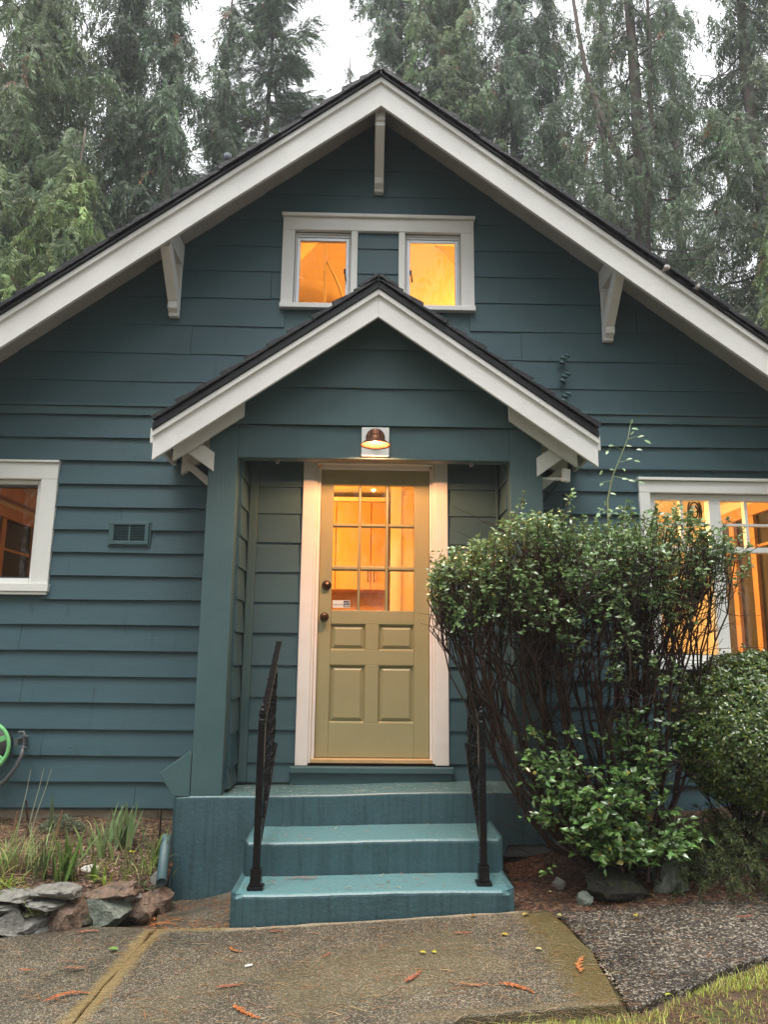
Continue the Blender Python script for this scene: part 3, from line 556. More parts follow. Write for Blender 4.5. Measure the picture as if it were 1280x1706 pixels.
for a, b in ((-.2555, -.0065), (.0885, .3395)):
    for z0, z1 in ((.0255, .2065), (-.4725, -.0795)):
        d = .034; y0, y1 = F+.022, F+.006
        v = [(a,y0,z0),(b,y0,z0),(b,y0,z1),(a,y0,z1),(a+.012,y0,z0+.012),(b-.012,y0,z0+.012),(b-.012,y0,z1-.012),(a+.012,y0,z1-.012),(a+d,y1,z0+d),(b-d,y1,z0+d),(b-d,y1,z1-d),(a+d,y1,z1-d)]
        f = [(0,1,5,4),(1,2,6,5),(2,3,7,6),(3,0,4,7),(4,5,9,8),(5,6,10,9),(6,7,11,10),(7,4,8,11),(8,9,10,11)]
        q = MB(); q.add(v, f); q.build('raised_panel', M_DOOR, dslab)
        mo = MB()                                   # sticking round the panel
        for (p0, p1, n_) in (((a, z0), (b, z0), (0, 1)), ((b, z0), (b, z1), (-1, 0)), ((b, z1), (a, z1), (0, -1)), ((a, z1), (a, z0), (1, 0))):
            i0 = (p0[0]+(n_[0] or (1 if p0[0] == a else -1))*.010, p0[1]+(n_[1] or (1 if p0[1] == z0 else -1))*.010)
            i1 = (p1[0]+(n_[0] or (1 if p1[0] == a else -1))*.010, p1[1]+(n_[1] or (1 if p1[1] == z0 else -1))*.010)
            mo.add([(p0[0], F+.001, p0[1]), (p1[0], F+.001, p1[1]), (i1[0], F+.020, i1[1]), (i0[0], F+.020, i0[1])], [(0, 1, 2, 3)])
        mo.build('panel_moulding', M_DOOR, dslab)
# sticks of casing, head, threshold
cas = MB().box(-.476, -.388, -.035, .03, -.752, 1.405).build('door_casing', M_CASING, house, bevel=.005)
part('casing_bead', MB().box(-.3875, -.372, -.024, .05, -.735, 1.366).box(-.3715, -.3485, .002, .09, -.735, 1.345), M_CASING, cas)
part('casing_side', MB().box(.484, .579, -.035, .03, -.746, 1.405), M_CASING, cas, .005)
part('casing_bead', MB().box(.466, .4835, -.024, .05, -.735, 1.366).box(.4495, .4655, .002, .09, -.735, 1.345), M_CASING, cas)
part('casing_head', MB().box(-.3875, .4835, -.033, .03, 1.3665, 1.405), M_CASING, cas)
part('head_stop', MB().box(-.3485, .4495, .002, .09, 1.338, 1.366), M_CASING, cas)
part('threshold', MB().box(-.371, .465, -.02, .12, -.735, -.709), M_THRESH, house)
part('door_sill', MB().box(-.508, .608, -.075, .0, -.795, -.754), M_TRIMTEAL, house, .006); part('door_sill_board', MB().box(-.500, .600, -.045, .0, -.875, -.7955), M_TRIMTEAL, house, .004)
for z, x, lock in ((.482, -.292, 1), (.255, -.303, 0)):
    k = MB().lathe([(.0001,-.052),(.012,-.053),(.026,-.048),(.030,-.036),(.024,-.026),(.012,-.022),(.011,-.010),(.030,-.006),(.033,0),(.0001,0)], (x, F, z), (0,1,0), 20)
    if lock: k = MB().lathe([(.0001,-.034),(.008,-.034),(.010,-.031),(.024,-.030),(.030,-.022),(.031,-.004),(.035,0),(.0001,0)], (x, F, z), (0,1,0), 20)
    k.build('deadbolt' if lock else 'knob', M_BRONZE, dslab, smooth=True)
st = MB().box(-.247, -.122, F+.0225, F+.0245, .323, .377).build('sticker', M_PAPER, dslab)
def text(body, size, loc, m, parent, name='sticker_text'):
    c = bpy.data.curves.new(name, 'FONT'); c.body = body; c.size = size; c.materials.append(m); c.resolution_u = 2; c.extrude = .0002
    q = bpy.data.objects.new(name, c); me = bpy.data.meshes.new_from_object(q); bpy.data.objects.remove(q)
    o = bpy.data.objects.new(name, me); COL.objects.link(o); o.parent = parent; o.location = Vector(loc)-origin(parent); o.rotation_euler = (R(90), 0, 0); return o
text('protected by', .0145, (-.243, F+.0218, .342), M_INK, dslab)
MB().box(-.168, -.126, F+.0212, F+.0224, .328, .373).build('sticker_logo', M_INK, dslab)
text('ADT', .019, (-.1655, F+.0205, .350), M_PAPER, dslab); MB().box(-.163, -.131, F+.0206, F+.0211, .333, .338).build('sticker_line', M_PAPER, dslab); MB().box(-.163, -.131, F+.0206, F+.0211, .340, .343).build('sticker_line', M_PAPER, dslab)

# ------------------------------------------------------------------ porch
porch = thing('porch', (CX, -.2, -.86), 'small gabled teal entrance porch with white rake boards', 'porch')
PF = -.41
for x0, x1 in ((-1.088, -.893), (.965, 1.187)):
    part('post', MB().box(x0, x1, PF, PF+.10, -.889 if x0 < 0 else -.838, 1.5335), M_TRIMTEAL, porch, .004)
beam = part('beam', MB().box(-.8925, .9645, PF+.002, PF+.10, 1.304, 1.5335), M_TRIMTEAL, porch, .004)
PA, PS = 2.41, .703
def pin(z): return (PA-z)/PS
for z0, z1 in ((1.536, 1.803), (1.805, 2.09), (2.09, 2.39)):
    a0, a1 = min(1.14, pin(z0)), min(1.14, pin(z1+.01)); b = MB()
    t0, t1 = .024, .006
    b.add([(CX-a0, PF, z0), (CX+a0, PF, z0), (CX+a0, PF-t0, z0), (CX-a0, PF-t0, z0), (CX-a1, PF, z1+.01), (CX+a1, PF, z1+.01), (CX+a1, PF-t1, z1+.01), (CX-a1, PF-t1, z1+.01)],
          [(0,1,2,3),(4,7,6,5),(3,2,6,7),(1,0,4,5),(0,3,7,4),(2,1,5,6)]); b.build('gable_board', M_TRIMTEAL, porch)
MB().prism([(CX-1.13, 1.536), (CX+1.13, 1.536), (CX+1.13, 1.60), (CX+.02, 2.38), (CX-.02, 2.38), (CX-1.13, 1.60)], PF+.001, PF+.09).build('gable_wall', M_TRIMTEAL, porch)
MB().box(-.89, .96, PF+.102, -.001, 1.398, 1.42).build('porch_ceiling', M_TRIMTEAL, porch)
prow = [-.858,-.735,-.517,-.299,-.083,.137,.354,.568,.781,.991,1.19,1.397]
for z0, z1 in zip(prow, prow[1:]):
    board(z0, z1, -.80, -.478 if z0 > -.78 else -.502, porch, t0=.020, zt=.015 if z1 < 1.3 else -.002)
    board(z0, z1, .581 if z0 > -.78 else .604, .93, porch, t0=.020, zt=.015 if z1 < 1.3 else -.002)
    for xw, sg in ((-.882, 1), (.972, -1)):            # side walls inside the porch
        b = MB(); ya, yb = PF+.101, -.028; top = z1+(.015 if z1 < 1.3 else -.002)
        v = [(xw, ya, z0), (xw+sg*.020, ya, z0), (xw+sg*.005, ya, top), (xw, ya, top), (xw, yb, z0), (xw+sg*.020, yb, z0), (xw+sg*.005, yb, top), (xw, yb, top)]
        f = [(0,1,5,4),(1,2,6,5),(2,3,7,6),(0,3,2,1),(4,5,6,7)]
        b.add(v, f if sg < 0 else [q[::-1] for q in f]); b.build('clapboard', M_SIDING, porch)
for xa, xb in ((-1.07, -.8835), (.9735, 1.165)): MB().box(xa, xb, PF+.1015, -.023, -.86, 1.50).build('side_wall', M_SIDING, porch)
part('corner_trim', MB().box(-.8605, -.802, -.030, -.002, -.86, 1.397), M_TRIMTEAL, porch); part('corner_trim', MB().box(.932, .9495, -.030, -.002, -.85, 1.397), M_TRIMTEAL, porch)
MB().prism([(-1.287,-.748),(-1.105,-.615),(-1.0905,-.63),(-1.0905,-.886),(-1.193,-.887)], PF-.005, PF+.085).build('splash_block', M_TRIMTEAL, porch, bevel=.004)
# roof of the porch
PRF = -.62; PE = 1.455; pc = math.hypot(1, PS)
proof = MB()
for sg in (-1, 1): proof.prism([(CX, PA+.012),(CX+sg*PE, PA+.012-PS*PE),(CX+sg*PE, PA+.062-PS*PE),(CX, PA+.062)], PRF+.004, -.03)
proof = proof.build('porch_roof', M_DRIP, porch)
MB().prism([(CX, PA),(CX-(PE-.02), PA-PS*(PE-.02)),(CX-(PE-.02), PA+.010-PS*(PE-.02)),(CX, PA+.010),(CX+(PE-.02), PA+.010-PS*(PE-.02)),(CX+(PE-.02), PA-PS*(PE-.02))], PRF+.03, -.03).build('soffit', M_WHITE, proof)
for sg in (-1, 1):
    MB().prism(rafter_poly(sg, 0, PE, 0, 0, PS, 2.235, PA+.003), PRF-.022, PRF+.003).build('rake_board', M_RAKE, proof, bevel=.004)
    MB().prism(rafter_poly(sg, 0, PE+.004, 0, 0, PS, 2.390, PA+.022), PRF-.040, PRF-.0225).build('rake_trim', M_WHITE, proof, bevel=.004)
    MB().prism(rafter_poly(sg, 0, PE+.004, 0, 0, PS, PA+.0235, PA+.074), PRF-.050, PRF+.0035).build('drip_edge', M_DRIP, proof, bevel=.004)
    # second board, rafter tail and brace behind the rake
    MB().prism(rafter_poly(sg, .9, 1.36, 0, 0, PS, 2.205, 2.385), PF-.085, PF-.055).build('rafter_tail', M_WHITE, proof, bevel=.003)
    MB().prism([(CX+sg*1.10, 1.20), (CX+sg*1.335, 1.365), (CX+sg*1.335, 1.43), (CX+sg*1.25, 1.43), (CX+sg*1.10, 1.33)], PF-.02, PF+.02).build('eave_brace', M_WHITE, proof, bevel=.003)
    MB().prism(rafter_poly(sg, 1.12, 1.40, 0, 0, PS, 2.235, 2.395), -.10, -.05).build('rafter_tail', M_WHITE, proof, bevel=.003)
    MB().prism([(CX+sg*1.12, 1.10), (CX+sg*1.36, 1.30), (CX+sg*1.36, 1.36), (CX+sg*1.12, 1.17)], -.11, -.045).build('eave_brace', M_WHITE, proof, bevel=.003)
    MB().box(*sorted((CX+sg*(PE-.003), CX+sg*(PE+.028))), PRF+.004, -.03, PA-PS*PE-.055, PA+.050-PS*PE).build('eave_fascia', M_WHITE, proof, bevel=.006)
    n = int(PE*pc/.178)+1
    for i in range(n):
        s1 = min(.17+i*.178+random.uniform(-.012, .012), PE*pc+.03); s0 = max(s1-.30, 0)
        for cidx, (ya, yb) in enumerate(((-.690, -.52), (-.515, -.36), (-.355, -.20), (-.195, -.03))):
            t = random.uniform(.024, .038); s1j = s1+random.uniform(-.012, .012); c_ = 1/pc; s_ = PS*c_
            def P(sv, nv, y): return (CX+sg*(sv*c_+nv*s_), y, PA+.0755-sv*s_+nv*c_)
            y0 = ya+random.uniform(-.008, .012); m0 = random.uniform(0, .006)
            vs = [P(s0, .001, y0), P(s1j, .004, y0), P(s1j, .004, yb), P(s0, .001, yb), P(s0, .004, y0), P(s1j, .004+t+m0, y0), P(s1j, .004+t, yb), P(s0, .004, yb)]
            fs = [(0,3,2,1),(4,5,6,7),(0,1,5,4),(1,2,6,5),(2,3,7,6),(3,0,4,7)]
            b = MB(); b.add(vs, fs if sg > 0 else [q[::-1] for q in fs]); b.build('shingle', M_SHAKE, proof, bevel=.002, seg=1)
    b = MB(); slope_box(b, sg, -.015, .135, .024, .044, -.692, -.40, PA+.0755, PS); slope_box(b, sg, -.015, .13, .026, .046, -.395, -.03, PA+.0755, PS); b.build('ridge_cap', M_SHAKE, proof)

# ------------------------------------------------------------------ front steps
steps = thing('front_steps', (CX, -.8, -1.35), 'teal painted concrete steps up to the porch', 'steps')
def lump(x0, x1, y0, y1, zb, zt, k, m, name, bev=.02, round_top=0):
    """cast block, its top following zt + k*x, slightly uneven"""
    nx = 24; b = MB(); v = []
    for i in range(nx+1):
        x = x0+(x1-x0)*i/nx; d = .004*math.sin(5*x+1)+random.uniform(-.0015, .0015); e = .003*math.sin(4*x)+random.uniform(-.001, .001)
        v += [(x, y0+d, zb(x) if callable(zb) else zb), (x, y0+d, zt+k*x+e), (x, y1, zt+k*x+e), (x, y1, zb(x) if callable(zb) else zb)]
    f = []
    for i in range(nx):
        for q in range(4): a, c = 4*i+q, 4*i+(q+1) % 4; f.append((a, c, c+4, a+4)[::-1])
    f += [(0, 1, 2, 3)[::-1], (4*nx, 4*nx+1, 4*nx+2, 4*nx+3)]
    b.add(v, f); return b.build(name, m, steps, bevel=bev, seg=3)
lump(-1.183, 1.20, PF-.012, -.002, lambda x: G(x, -.42)-.1 if x < .85 else max(G(x, -.42), -1.165), -.862, .022, M_PLINTH, 'landing', .014)
lump(-.668, .787, -.838, PF-.0125, -1.4, -1.041, .017, M_STEP, 'step', .02)
lump(-.675, .782, -1.183, -.8385, -1.5, -1.2135, .017, M_STEP, 'step', .02)
MB().box(.79, 1.6, -.40, -.1, -1.235, -1.166).build('footing', mat('bare_footing', (.16,.17,.165), .7, .2, 6, .4, 40, .4), steps, bevel=.01)

# ------------------------------------------------------------------ handrails
def handrail(bx, by, ex, ey, ztop, zend, zb0, zb1, label):
    h = thing('handrail', (bx, by, -1.21), label, 'handrail', 'iron handrails beside the steps')
    zg = -1.2135+.017*bx
    part('post', MB().box(bx-.019, bx+.019, by-.019, by+.019, zg+.10, -.372), M_BLACK, h, .003)
    fl = MB(); fl.add([(bx+sx*.042, by+sy*.042, zg+.003) for sx, sy in ((-1,-1),(1,-1),(1,1),(-1,1))]+[(bx+sx*.042, by+sy*.042, zg+.016) for sx, sy in ((-1,-1),(1,-1),(1,1),(-1,1))], [(0,3,2,1),(4,5,6,7),(0,1,5,4),(1,2,6,5),(2,3,7,6),(3,0,4,7)])
    fl.add([(bx+sx*.031, by+sy*.031, zg+.0165) for sx, sy in ((-1,-1),(1,-1),(1,1),(-1,1))]+[(bx+sx*.027, by+sy*.027, zg+.085) for sx, sy in ((-1,-1),(1,-1),(1,1),(-1,1))]+[(bx+sx*.031, by+sy*.031, zg+.099) for sx, sy in ((-1,-1),(1,-1),(1,1),(-1,1))],
           [(0,3,2,1)]+[(4*l+i, 4*l+(i+1) % 4, 4*l+4+(i+1) % 4, 4*l+4+i) for l in (0, 1) for i in range(4)]+[(8,9,10,11)])
    part('base_flange', fl, M_BLACK, h, .003)
    MB().lathe([(.0001,0),(.019,0),(.021,.006),(.015,.012),(.012,.018),(.020,.026),(.021,.044),(.017,.056),(.019,.060),(.012,.066),(.008,.074),(.011,.080),(.007,.090),(.0001,.094)], (bx, by, -.371), (0,0,1), 14).build('finial', M_BLACK, h, smooth=True)
    a, e = Vector((bx, by, ztop)), Vector((ex, ey, zend)); d = (e-a).normalized(); sd_ = d.cross(Vector((0,0,1))).normalized(); u = sd_.cross(d)
    t = MB(); n = 40; v = []                          # hammered top rail
    for i in range(n+1):
        p = a.lerp(e, i/n); j = 1+random.uniform(-.06, .06)
        for (q, w_) in ((-1,-1),(1,-1),(1,1),(-1,1)): v.append(p+sd_*(q*.020*j)+u*(w_*.0075*j))
    t.add(v, [(4*i+k, 4*i+(k+1) % 4, 4*i+4+(k+1) % 4, 4*i+4+k)[::-1] for i in range(n) for k in range(4)]+[(0,1,2,3),(4*n+3,4*n+2,4*n+1,4*n)])
    part('top_rail', t, M_BLACK, h, .003)
    a2, e2 = Vector((bx, by, zb0)), Vector((ex, ey, zb1)); d2 = (e2-a2).normalized(); u2 = sd_.cross(d2)
    part('bottom_rail', MB().obox((a2+e2)/2, d2*((e2-a2).length/2), sd_*.016, u2*.006), M_BLACK, h, .002)
    for i in range(6):
        tt = .12+.145*i; p0 = a2.lerp(e2, tt); p1 = a.lerp(e, tt); b = MB(); n = 26; v = []
        for k in range(n+1):
            p = p0.lerp(p1, k/n); s = k/n; tw = 0 if s < .06 or s > .94 else (s-.06)/.88*math.pi*4
            c_, s_ = math.cos(tw), math.sin(tw)
            for (q, w_) in ((-1,-1),(1,-1),(1,1),(-1,1)):
                ox, oy = q*.0105, w_*.0045; v.append(p+Vector((ox*c_-oy*s_, ox*s_+oy*c_, 0)))
        b.add(v, [(4*k+q, 4*k+(q+1) % 4, 4*k+4+(q+1) % 4, 4*k+4+q) for k in range(n) for q in range(4)])
        b.build('baluster', M_BLACK, h)
handrail(-.566, -1.085, -.596, -.16, -.375, .072, -1.045, -.592, 'black iron handrail on the hose reel side of the steps')
handrail(.645, -1.075, .683, -.16, -.360, .076, -1.03, -.584, 'black iron handrail beside the overgrown shrub')

# ------------------------------------------------------------------ lamp and small fittings
lt = thing('wall_lamp', (.042, PF, 1.42), 'lit copper barn lamp on a white block over the door', 'lamp')
part('back_block', MB().box(-.052, .136, -.438, -.4085, 1.318, 1.522), M_WHITE, lt, .003)
MB().lathe([(.0001,-.030),(.035,-.028),(.055,-.020),(.064,-.008),(.066,0),(.0001,0)], (.042, -.4385, 1.448), (0,1,0), 28).build('canopy', M_COPPER, lt, smooth=True)
LY = -.64
MB().tube([(.042,-.46,1.448),(.042,-.52,1.452),(.042,LY+.02,1.432)], .012, 10).build('arm', M_COPPER, lt, smooth=True)
MB().lathe([(.0001,.098),(.030,.098),(.034,.090),(.034,.068),(.036,.064),(.034,.060),(.045,.042),(.062,.020),(.086,.004),(.099,-.006),(.101,-.004),(.099,-.001),(.087,.009),(.064,.026),(.047,.048)], (.042, LY, 1.342), (0,0,1), 32).build('shade', M_COPPER, lt, smooth=True)
eb = bpy.data.materials.new('bulb_glow'); eb.use_nodes = True
bb = eb.node_tree.nodes['Principled BSDF']; bb.inputs['Emission Color'].default_value = (1, .66, .28, 1); bb.inputs['Emission Strength'].default_value = 14
MB().lathe([(.0001,.03),(.014,.026),(.022,.014),(.024,0),(.02,-.012),(.011,-.020),(.0001,-.022)], (.042, LY, 1.386), (0,0,1), 18).build('bulb', eb, lt, smooth=True)
o = lamp('porch_bulb', (.042, LY, 1.3570), 32, (1, .48, .22), .014)

vent = thing('wall_vent', (-1.706, 0, .83), 'teal painted louvred vent on the clapboards', 'vent')
x0, x1, z0, z1 = -1.845, -1.567, .746, .909
part('vent_frame', MB().box(x0, x1, -.046, -.012, z0, z0+.026).box(x0, x1, -.046, -.012, z1-.022, z1).box(x0, x0+.03, -.046, -.012, z0+.0262, z1-.0222).box(x1-.03, x1, -.046, -.012, z0+.0262, z1-.0222).box((x0+x1)/2-.008, (x0+x1)/2+.008, -.040, -.012, z0+.0262, z1-.0222), M_TRIMTEAL, vent)
part('vent_lip', MB().box(x0-.012, x1+.012, -.036, -.004, z0-.012, z0-.0005).box(x0-.012, x0-.0005, -.034, -.004, z0, z1+.008).box(x1+.0005, x1+.012, -.034, -.004, z0, z1+.008), M_TRIMTEAL, vent)
for xa, xb in ((x0+.0305, (x0+x1)/2-.0085), ((x0+x1)/2+.0085, x1-.0305)):
    for i in range(9):
        zz = z0+.032+i*.0118; b = MB(); b.obox(((xa+xb)/2, -.030, zz), ((xb-xa)/2, 0, 0), (0, .0095, .0042), (0, -.0008, .0016)); b.build('slat', M_TRIMTEAL, vent)
MB().box(x0+.01, x1-.01, -.020, -.010, z0+.01, z1-.01).build('vent_back', M_BLKCABLE, vent)

INS = ['uppermost of the three teal spool insulators on the wall', 'middle one of the three teal spool insulators', 'lowest teal spool insulator, just above the porch roof']
for z, lb in zip((2.195, 2.050, 1.893), INS):
    c = Vector((1.46, -.055, z)); t = thing('insulator', c, lb, 'insulator', 'painted wire insulators on the gable wall')
    ax = Vector((.35, -.25, .9)).normalized()
    MB().lathe([(.0001,-.028),(.020,-.028),(.027,-.022),(.027,-.012),(.017,-.006),(.017,.006),(.027,.012),(.027,.022),(.020,.028),(.0001,.028)], c+Vector((-.004,0,-.004)), ax, 16).build('spool', M_TRIMTEAL, t, smooth=True)
    MB().tube([(1.462,-.002,z+.004),(1.462,-.045,z+.030),(1.475,-.07,z+.034),(1.492,-.078,z+.028),(1.496,-.076,z+.012)], .0105, 8).build('hook_bracket', M_TRIMTEAL, t, smooth=True)
for (x, z, lb) in ((2.098, 2.722, 'white porcelain knob on the rake board, nearer the bracket'), (2.312, 2.579, 'white porcelain knob on the rake board with a wire, farther down')):
    t = thing('porcelain_knob', (x, -.447, z), lb, 'insulator', 'porcelain knobs on the rake board')
    MB().lathe([(.0001,-.062),(.008,-.062),(.014,-.060),(.022,-.055),(.024,-.046),(.015,-.040),(.015,-.034),(.025,-.028),(.026,-.016),(.018,-.008),(.018,0),(.0001,0)], (x, -.448, z), (-.15,1,-.1), 18).build('knob_body', M_PORC, t, smooth=True)
    if x > 2.2: MB().tube([(x+.01,-.49,z-.02),(x+.02,-.485,z+.018),(x+.06,-.478,z+.035),(x+.075,-.47,z+.06)], .0025, 5).build('wire', M_GREY, t)
for x, z, lb in ((-.628, 1.285, 'small screw eye under the porch beam, on the vent side'), (.707, 1.303, 'small screw eye under the porch beam, on the shrub side')):
    b = MB().tube([(x, -.37, 1.312), (x, -.37, 1.295)], .0028, 6)
    b.tube([(x+.011*math.sin(a), -.37, 1.285+.011*math.cos(a)) for a in [i*2*math.pi/14 for i in range(14)]], .003, 6)
    props(b.build('screw_eye', M_PORC, None, (x, -.37, 1.29), smooth=True), lb, 'hook', 'screw eyes under the porch beam')
# small white sensor box with loose cable under the right eave
t = thing('sensor_box', (1.36, -.30, 1.22), 'white plastic sensor box with loose cable under the porch eave', 'sensor')
part('box', MB().obox((1.352, -.40, 1.213), (.026, .006, -.003), (-.004, .018, 0), (.004, .002, .046)), M_WINWHITE, t, .006)
MB().tube([(1.19,-.37,1.195),(1.26,-.38,1.192),(1.33,-.39,1.190)], .012, 8).build('conduit_arm', M_WINWHITE, t, smooth=True)
MB().tube([(1.32,-.36,1.17),(1.28,-.25,1.12),(1.235,-.14,1.06),(1.20,-.06,1.047),(1.30,-.032,1.046),(1.365,-.032,1.036),(1.41,-.04,1.045),(1.425,-.06,1.075),(1.425,-.07,1.115)], .0075, 7).build('cable', M_CABLE, t, smooth=True)
MB().tube([(1.425,-.07,1.10),(1.425,-.075,1.15)], .011, 8).lathe([(.0001,.0),(.022,0),(.022,.008),(.0001,.008)], (1.425,-.074,1.145), (0,0,1), 12).build('connector', M_CABLE, t)
cb = MB().tube([(1.30+.1*i, -.033, 1.350+.002*math.sin(i*1.7)) for i in range(24)], .0055, 6)
for xx in (1.62, 1.83, 2.0, 2.25, 2.55): cb.box(xx-.006, xx+.006, -.042, -.02, 1.342, 1.359)
props(cb.build('wall_cable', M_BLKCABLE, None, (2.4, 0, 1.35)), 'thin black cable clipped along a clapboard over the right window', 'cable')
# roof vent pipe
vp = thing('vent_pipe', (-1.60, 2.0, 5.0), 'stubby grey vent pipe behind the left roof slope', 'pipe')
MB().lathe([(.0001,.36),(.036,.36),(.036,-1.9),(.03,-1.9)], (-1.60, 2.0, 4.98), (0,0,1), 16).build('pipe', M_PIPEMETAL, vp, smooth=True)
MB().lathe([(.037,.30),(.043,.30),(.043,.385),(.040,.386),(.0001,.386)], (-1.60, 2.0, 4.98), (0,0,1), 16).build('pipe_cap', M_PIPEMETAL, vp, smooth=True)
# hose reel at the left edge
hr = thing('hose_reel', (-2.44, -.22, -.6), 'bright green hose reel hung on the clapboards', 'hose reel')
hc = Vector((-2.458, -.26, -.615)); RR = .152
MB().tube([hc+Vector((RR*math.cos(a), 0, RR*math.sin(a))) for a in [i*2*math.pi/40 for i in range(41)]], .0125, 10, cap=False).build('rim', M_GREEN, hr, smooth=True)
for i in range(6):
    a = R(25+60*i); d = Vector((math.cos(a), 0, math.sin(a))); MB().obox(hc+d*.09, d*.058, Vector((0,.006,0)), Vector((-d.z,0,d.x))*.016).build('spoke', M_GREEN, hr, bevel=.003)
MB().lathe([(.0001,-.02),(.034,-.02),(.038,0),(.038,.03),(.06,.04),(.09,.05),(.09,.2),(.0001,.2)], hc, (0,1,0), 24).build('drum', M_GREY, hr, smooth=True)
g = MB().tube([(-2.29,-.17,-.535),(-2.255,-.175,-.53),(-2.245,-.18,-.55),(-2.245,-.18,-.68)], .009, 8).box(-2.268,-2.215,-.195,-.165,-.558,-.553).box(-2.268,-2.215,-.195,-.165,-.630,-.625).box(-2.31,-2.285,-.18,-.03,-.615,-.575)
g.build('hose_guide', M_GREY, hr)
MB().tube([(-2.245,-.18,-.62),(-2.25,-.19,-.68),(-2.275,-.20,-.75),(-2.33,-.21,-.83),(-2.42,-.21,-.90),(-2.55,-.2,-.96)], .013, 8).build('hose', M_GREY, hr, smooth=True)
# drain pipe at the corner of the plinth
dp = thing('drain_pipe', (-1.16, -.6, -1.25), 'teal painted drain pipe angling down beside the plinth', 'pipe')
a, b_ = Vector((-1.213, -.44, -1.12)), Vector((-1.150, -.74, -1.292))
dd = (b_-a).normalized(); pr_ = [(.030, 0), (.030, (b_-a).length), (.026, (b_-a).length), (.026, .02)]
MB().lathe(pr_, a, dd, 20).build('pipe', M_TRIMTEAL, dp, smooth=True)

# ------------------------------------------------------------------ furniture seen through the glass
kc = thing('kitchen_cabinet', (0, 1.75, .6), 'orange lit kitchen wall cabinet seen through the door', 'cabinet')
MB().box(-.60, .19, 1.62, 1.95, .58, 1.42).build('carcass', M_CAB, kc, bevel=.003)
for xa, xb in ((-.60, -.30), (-.297, .031), (.035, .187)):
    MB().box(xa+.002, xb-.002, 1.60, 1.6195, .585, 1.415).build('cabinet_door', M_CAB, kc, bevel=.004)
for xx in (.005, .062): MB().tube([(xx, 1.598, .66), (xx, 1.575, .67), (xx, 1.575, .76), (xx, 1.598, .77)], .006, 6).build('handle', M_BLACK, kc)
MB().box(-.62, .20, 1.58, 1.95, 1.421, 1.46).build('cornice', M_FCEIL, kc, bevel=.004)
MB().box(-.62, .20, 1.96, 1.99, -.75, 1.53).build('backsplash', mat('backsplash', (.60,.38,.16), .6, .05, 4, 0), kc)
pdr = thing('pantry_door', (.32, 1.25, -.75), 'pale panelled inner door behind the front door', 'door')
MB().box(.205, .30, 1.20, 1.26, -.75, 1.5).build('door_jamb', M_FCEIL, pdr, bevel=.004); MB().box(.262, .42, 1.215, 1.25, -.75, 1.45).build('leaf', M_CABL, pdr, bevel=.004); MB().box(.425, .50, 1.19, 1.26, -.75, 1.5).build('door_jamb', M_FCEIL, pdr, bevel=.004)
MB().box(.275, .405, 1.207, 1.2145, -.6, 1.40).build('door_panel', M_CABL, pdr, bevel=.004)
ch = thing('attic_stair_post', (-.417, .8, 2.14), 'thin yellow lit post with a curved brace in the attic', 'post')
MB().box(-.428, -.404, .79, .815, 2.14, 3.64).build('post', M_FCEIL, ch); MB().tube([(-.40,.80,3.44),(-.372,.80,3.38),(-.33,.80,3.30),(-.29,.80,3.21),(-.26,.80,3.12),(-.235,.80,3.0),(-.225,.80,2.85)], .011, 8).build('curved_brace', M_FCEIL, ch, smooth=True)
MB().box(-.31, -.12, .92, 1.05, 2.14, 3.14).build('attic_cabinet', M_CAB, ch, bevel=.003)
# turned hanging ornament in the dining room
pd = thing('hanging_ornament', (2.86, 1.0, 1.25), 'dark scrolled iron ornament hanging in the right window', 'ornament')
for rx in (.075, .055, .034):
    MB().tube([(2.86+rx*math.cos(a)*.8, 1.0, 1.25+rx*1.55*math.sin(a)) for a in [i*2*math.pi/24 for i in range(25)]], .008, 6, cap=False).build('ring', M_BLACK, pd, smooth=True)
MB().tube([(2.86,1.0,1.36),(2.86,1.0,1.53)], .005, 6).tube([(2.80,1.0,1.25),(2.92,1.0,1.25)], .006, 6).build('rod', M_BLACK, pd)
# interior windows on the side walls
def side_window(x, sgn, ys, zb, zt, label):
    t = thing('side_window', (x, ys[0], zb), label, 'window')
    for y in ys: MB().box(*sorted((x, x-sgn*.05)), y-.045, y+.045, zb, zt).build('window_post', M_WOODOR, t, bevel=.004)
    MB().box(*sorted((x, x-sgn*.06)), ys[0]-.1, ys[-1]+.1, zt, zt+.11).build('window_head', M_WOODOR, t, bevel=.004); MB().box(*sorted((x, x-sgn*.06)), ys[0]-.1, ys[-1]+.1, zb-.08, zb).build('window_stool', M_WOODOR, t, bevel=.004)
    for a, b in zip(ys, ys[1:]):
        MB().box(*sorted((x-sgn*.012, x-sgn*.018)), a+.046, b-.046, zb, zt).build('pane', M_DARKGLASS, t)
        MB().box(*sorted((x, x-sgn*.03)), a+.046, b-.046, zt-.30, zt-.275).build('window_bar', M_WOODOR, t)
side_window(CX+HW-.131, 1, [.95, 1.42, 1.80, 2.2], -.3, 1.30, 'wood framed dark window inside the lit dining room')
side_window(CX-HW+.131, -1, [1.2, 1.75, 2.42, 3.1], -.2, 1.24, 'wood framed dark window inside the left room')
tb = thing('ceiling_beam', (-3.5, 2.2, 1.48), 'dark wood beam under the ceiling of the left room', 'beam')
MB().box(-3.5, -1.26, 1.0, 1.18, 1.40, 1.529).build('beam', M_WOODOR, tb); MB().box(-3.5, -3.40, .2, 3.39, 1.41, 1.528).build('beam', M_WOODOR, tb)

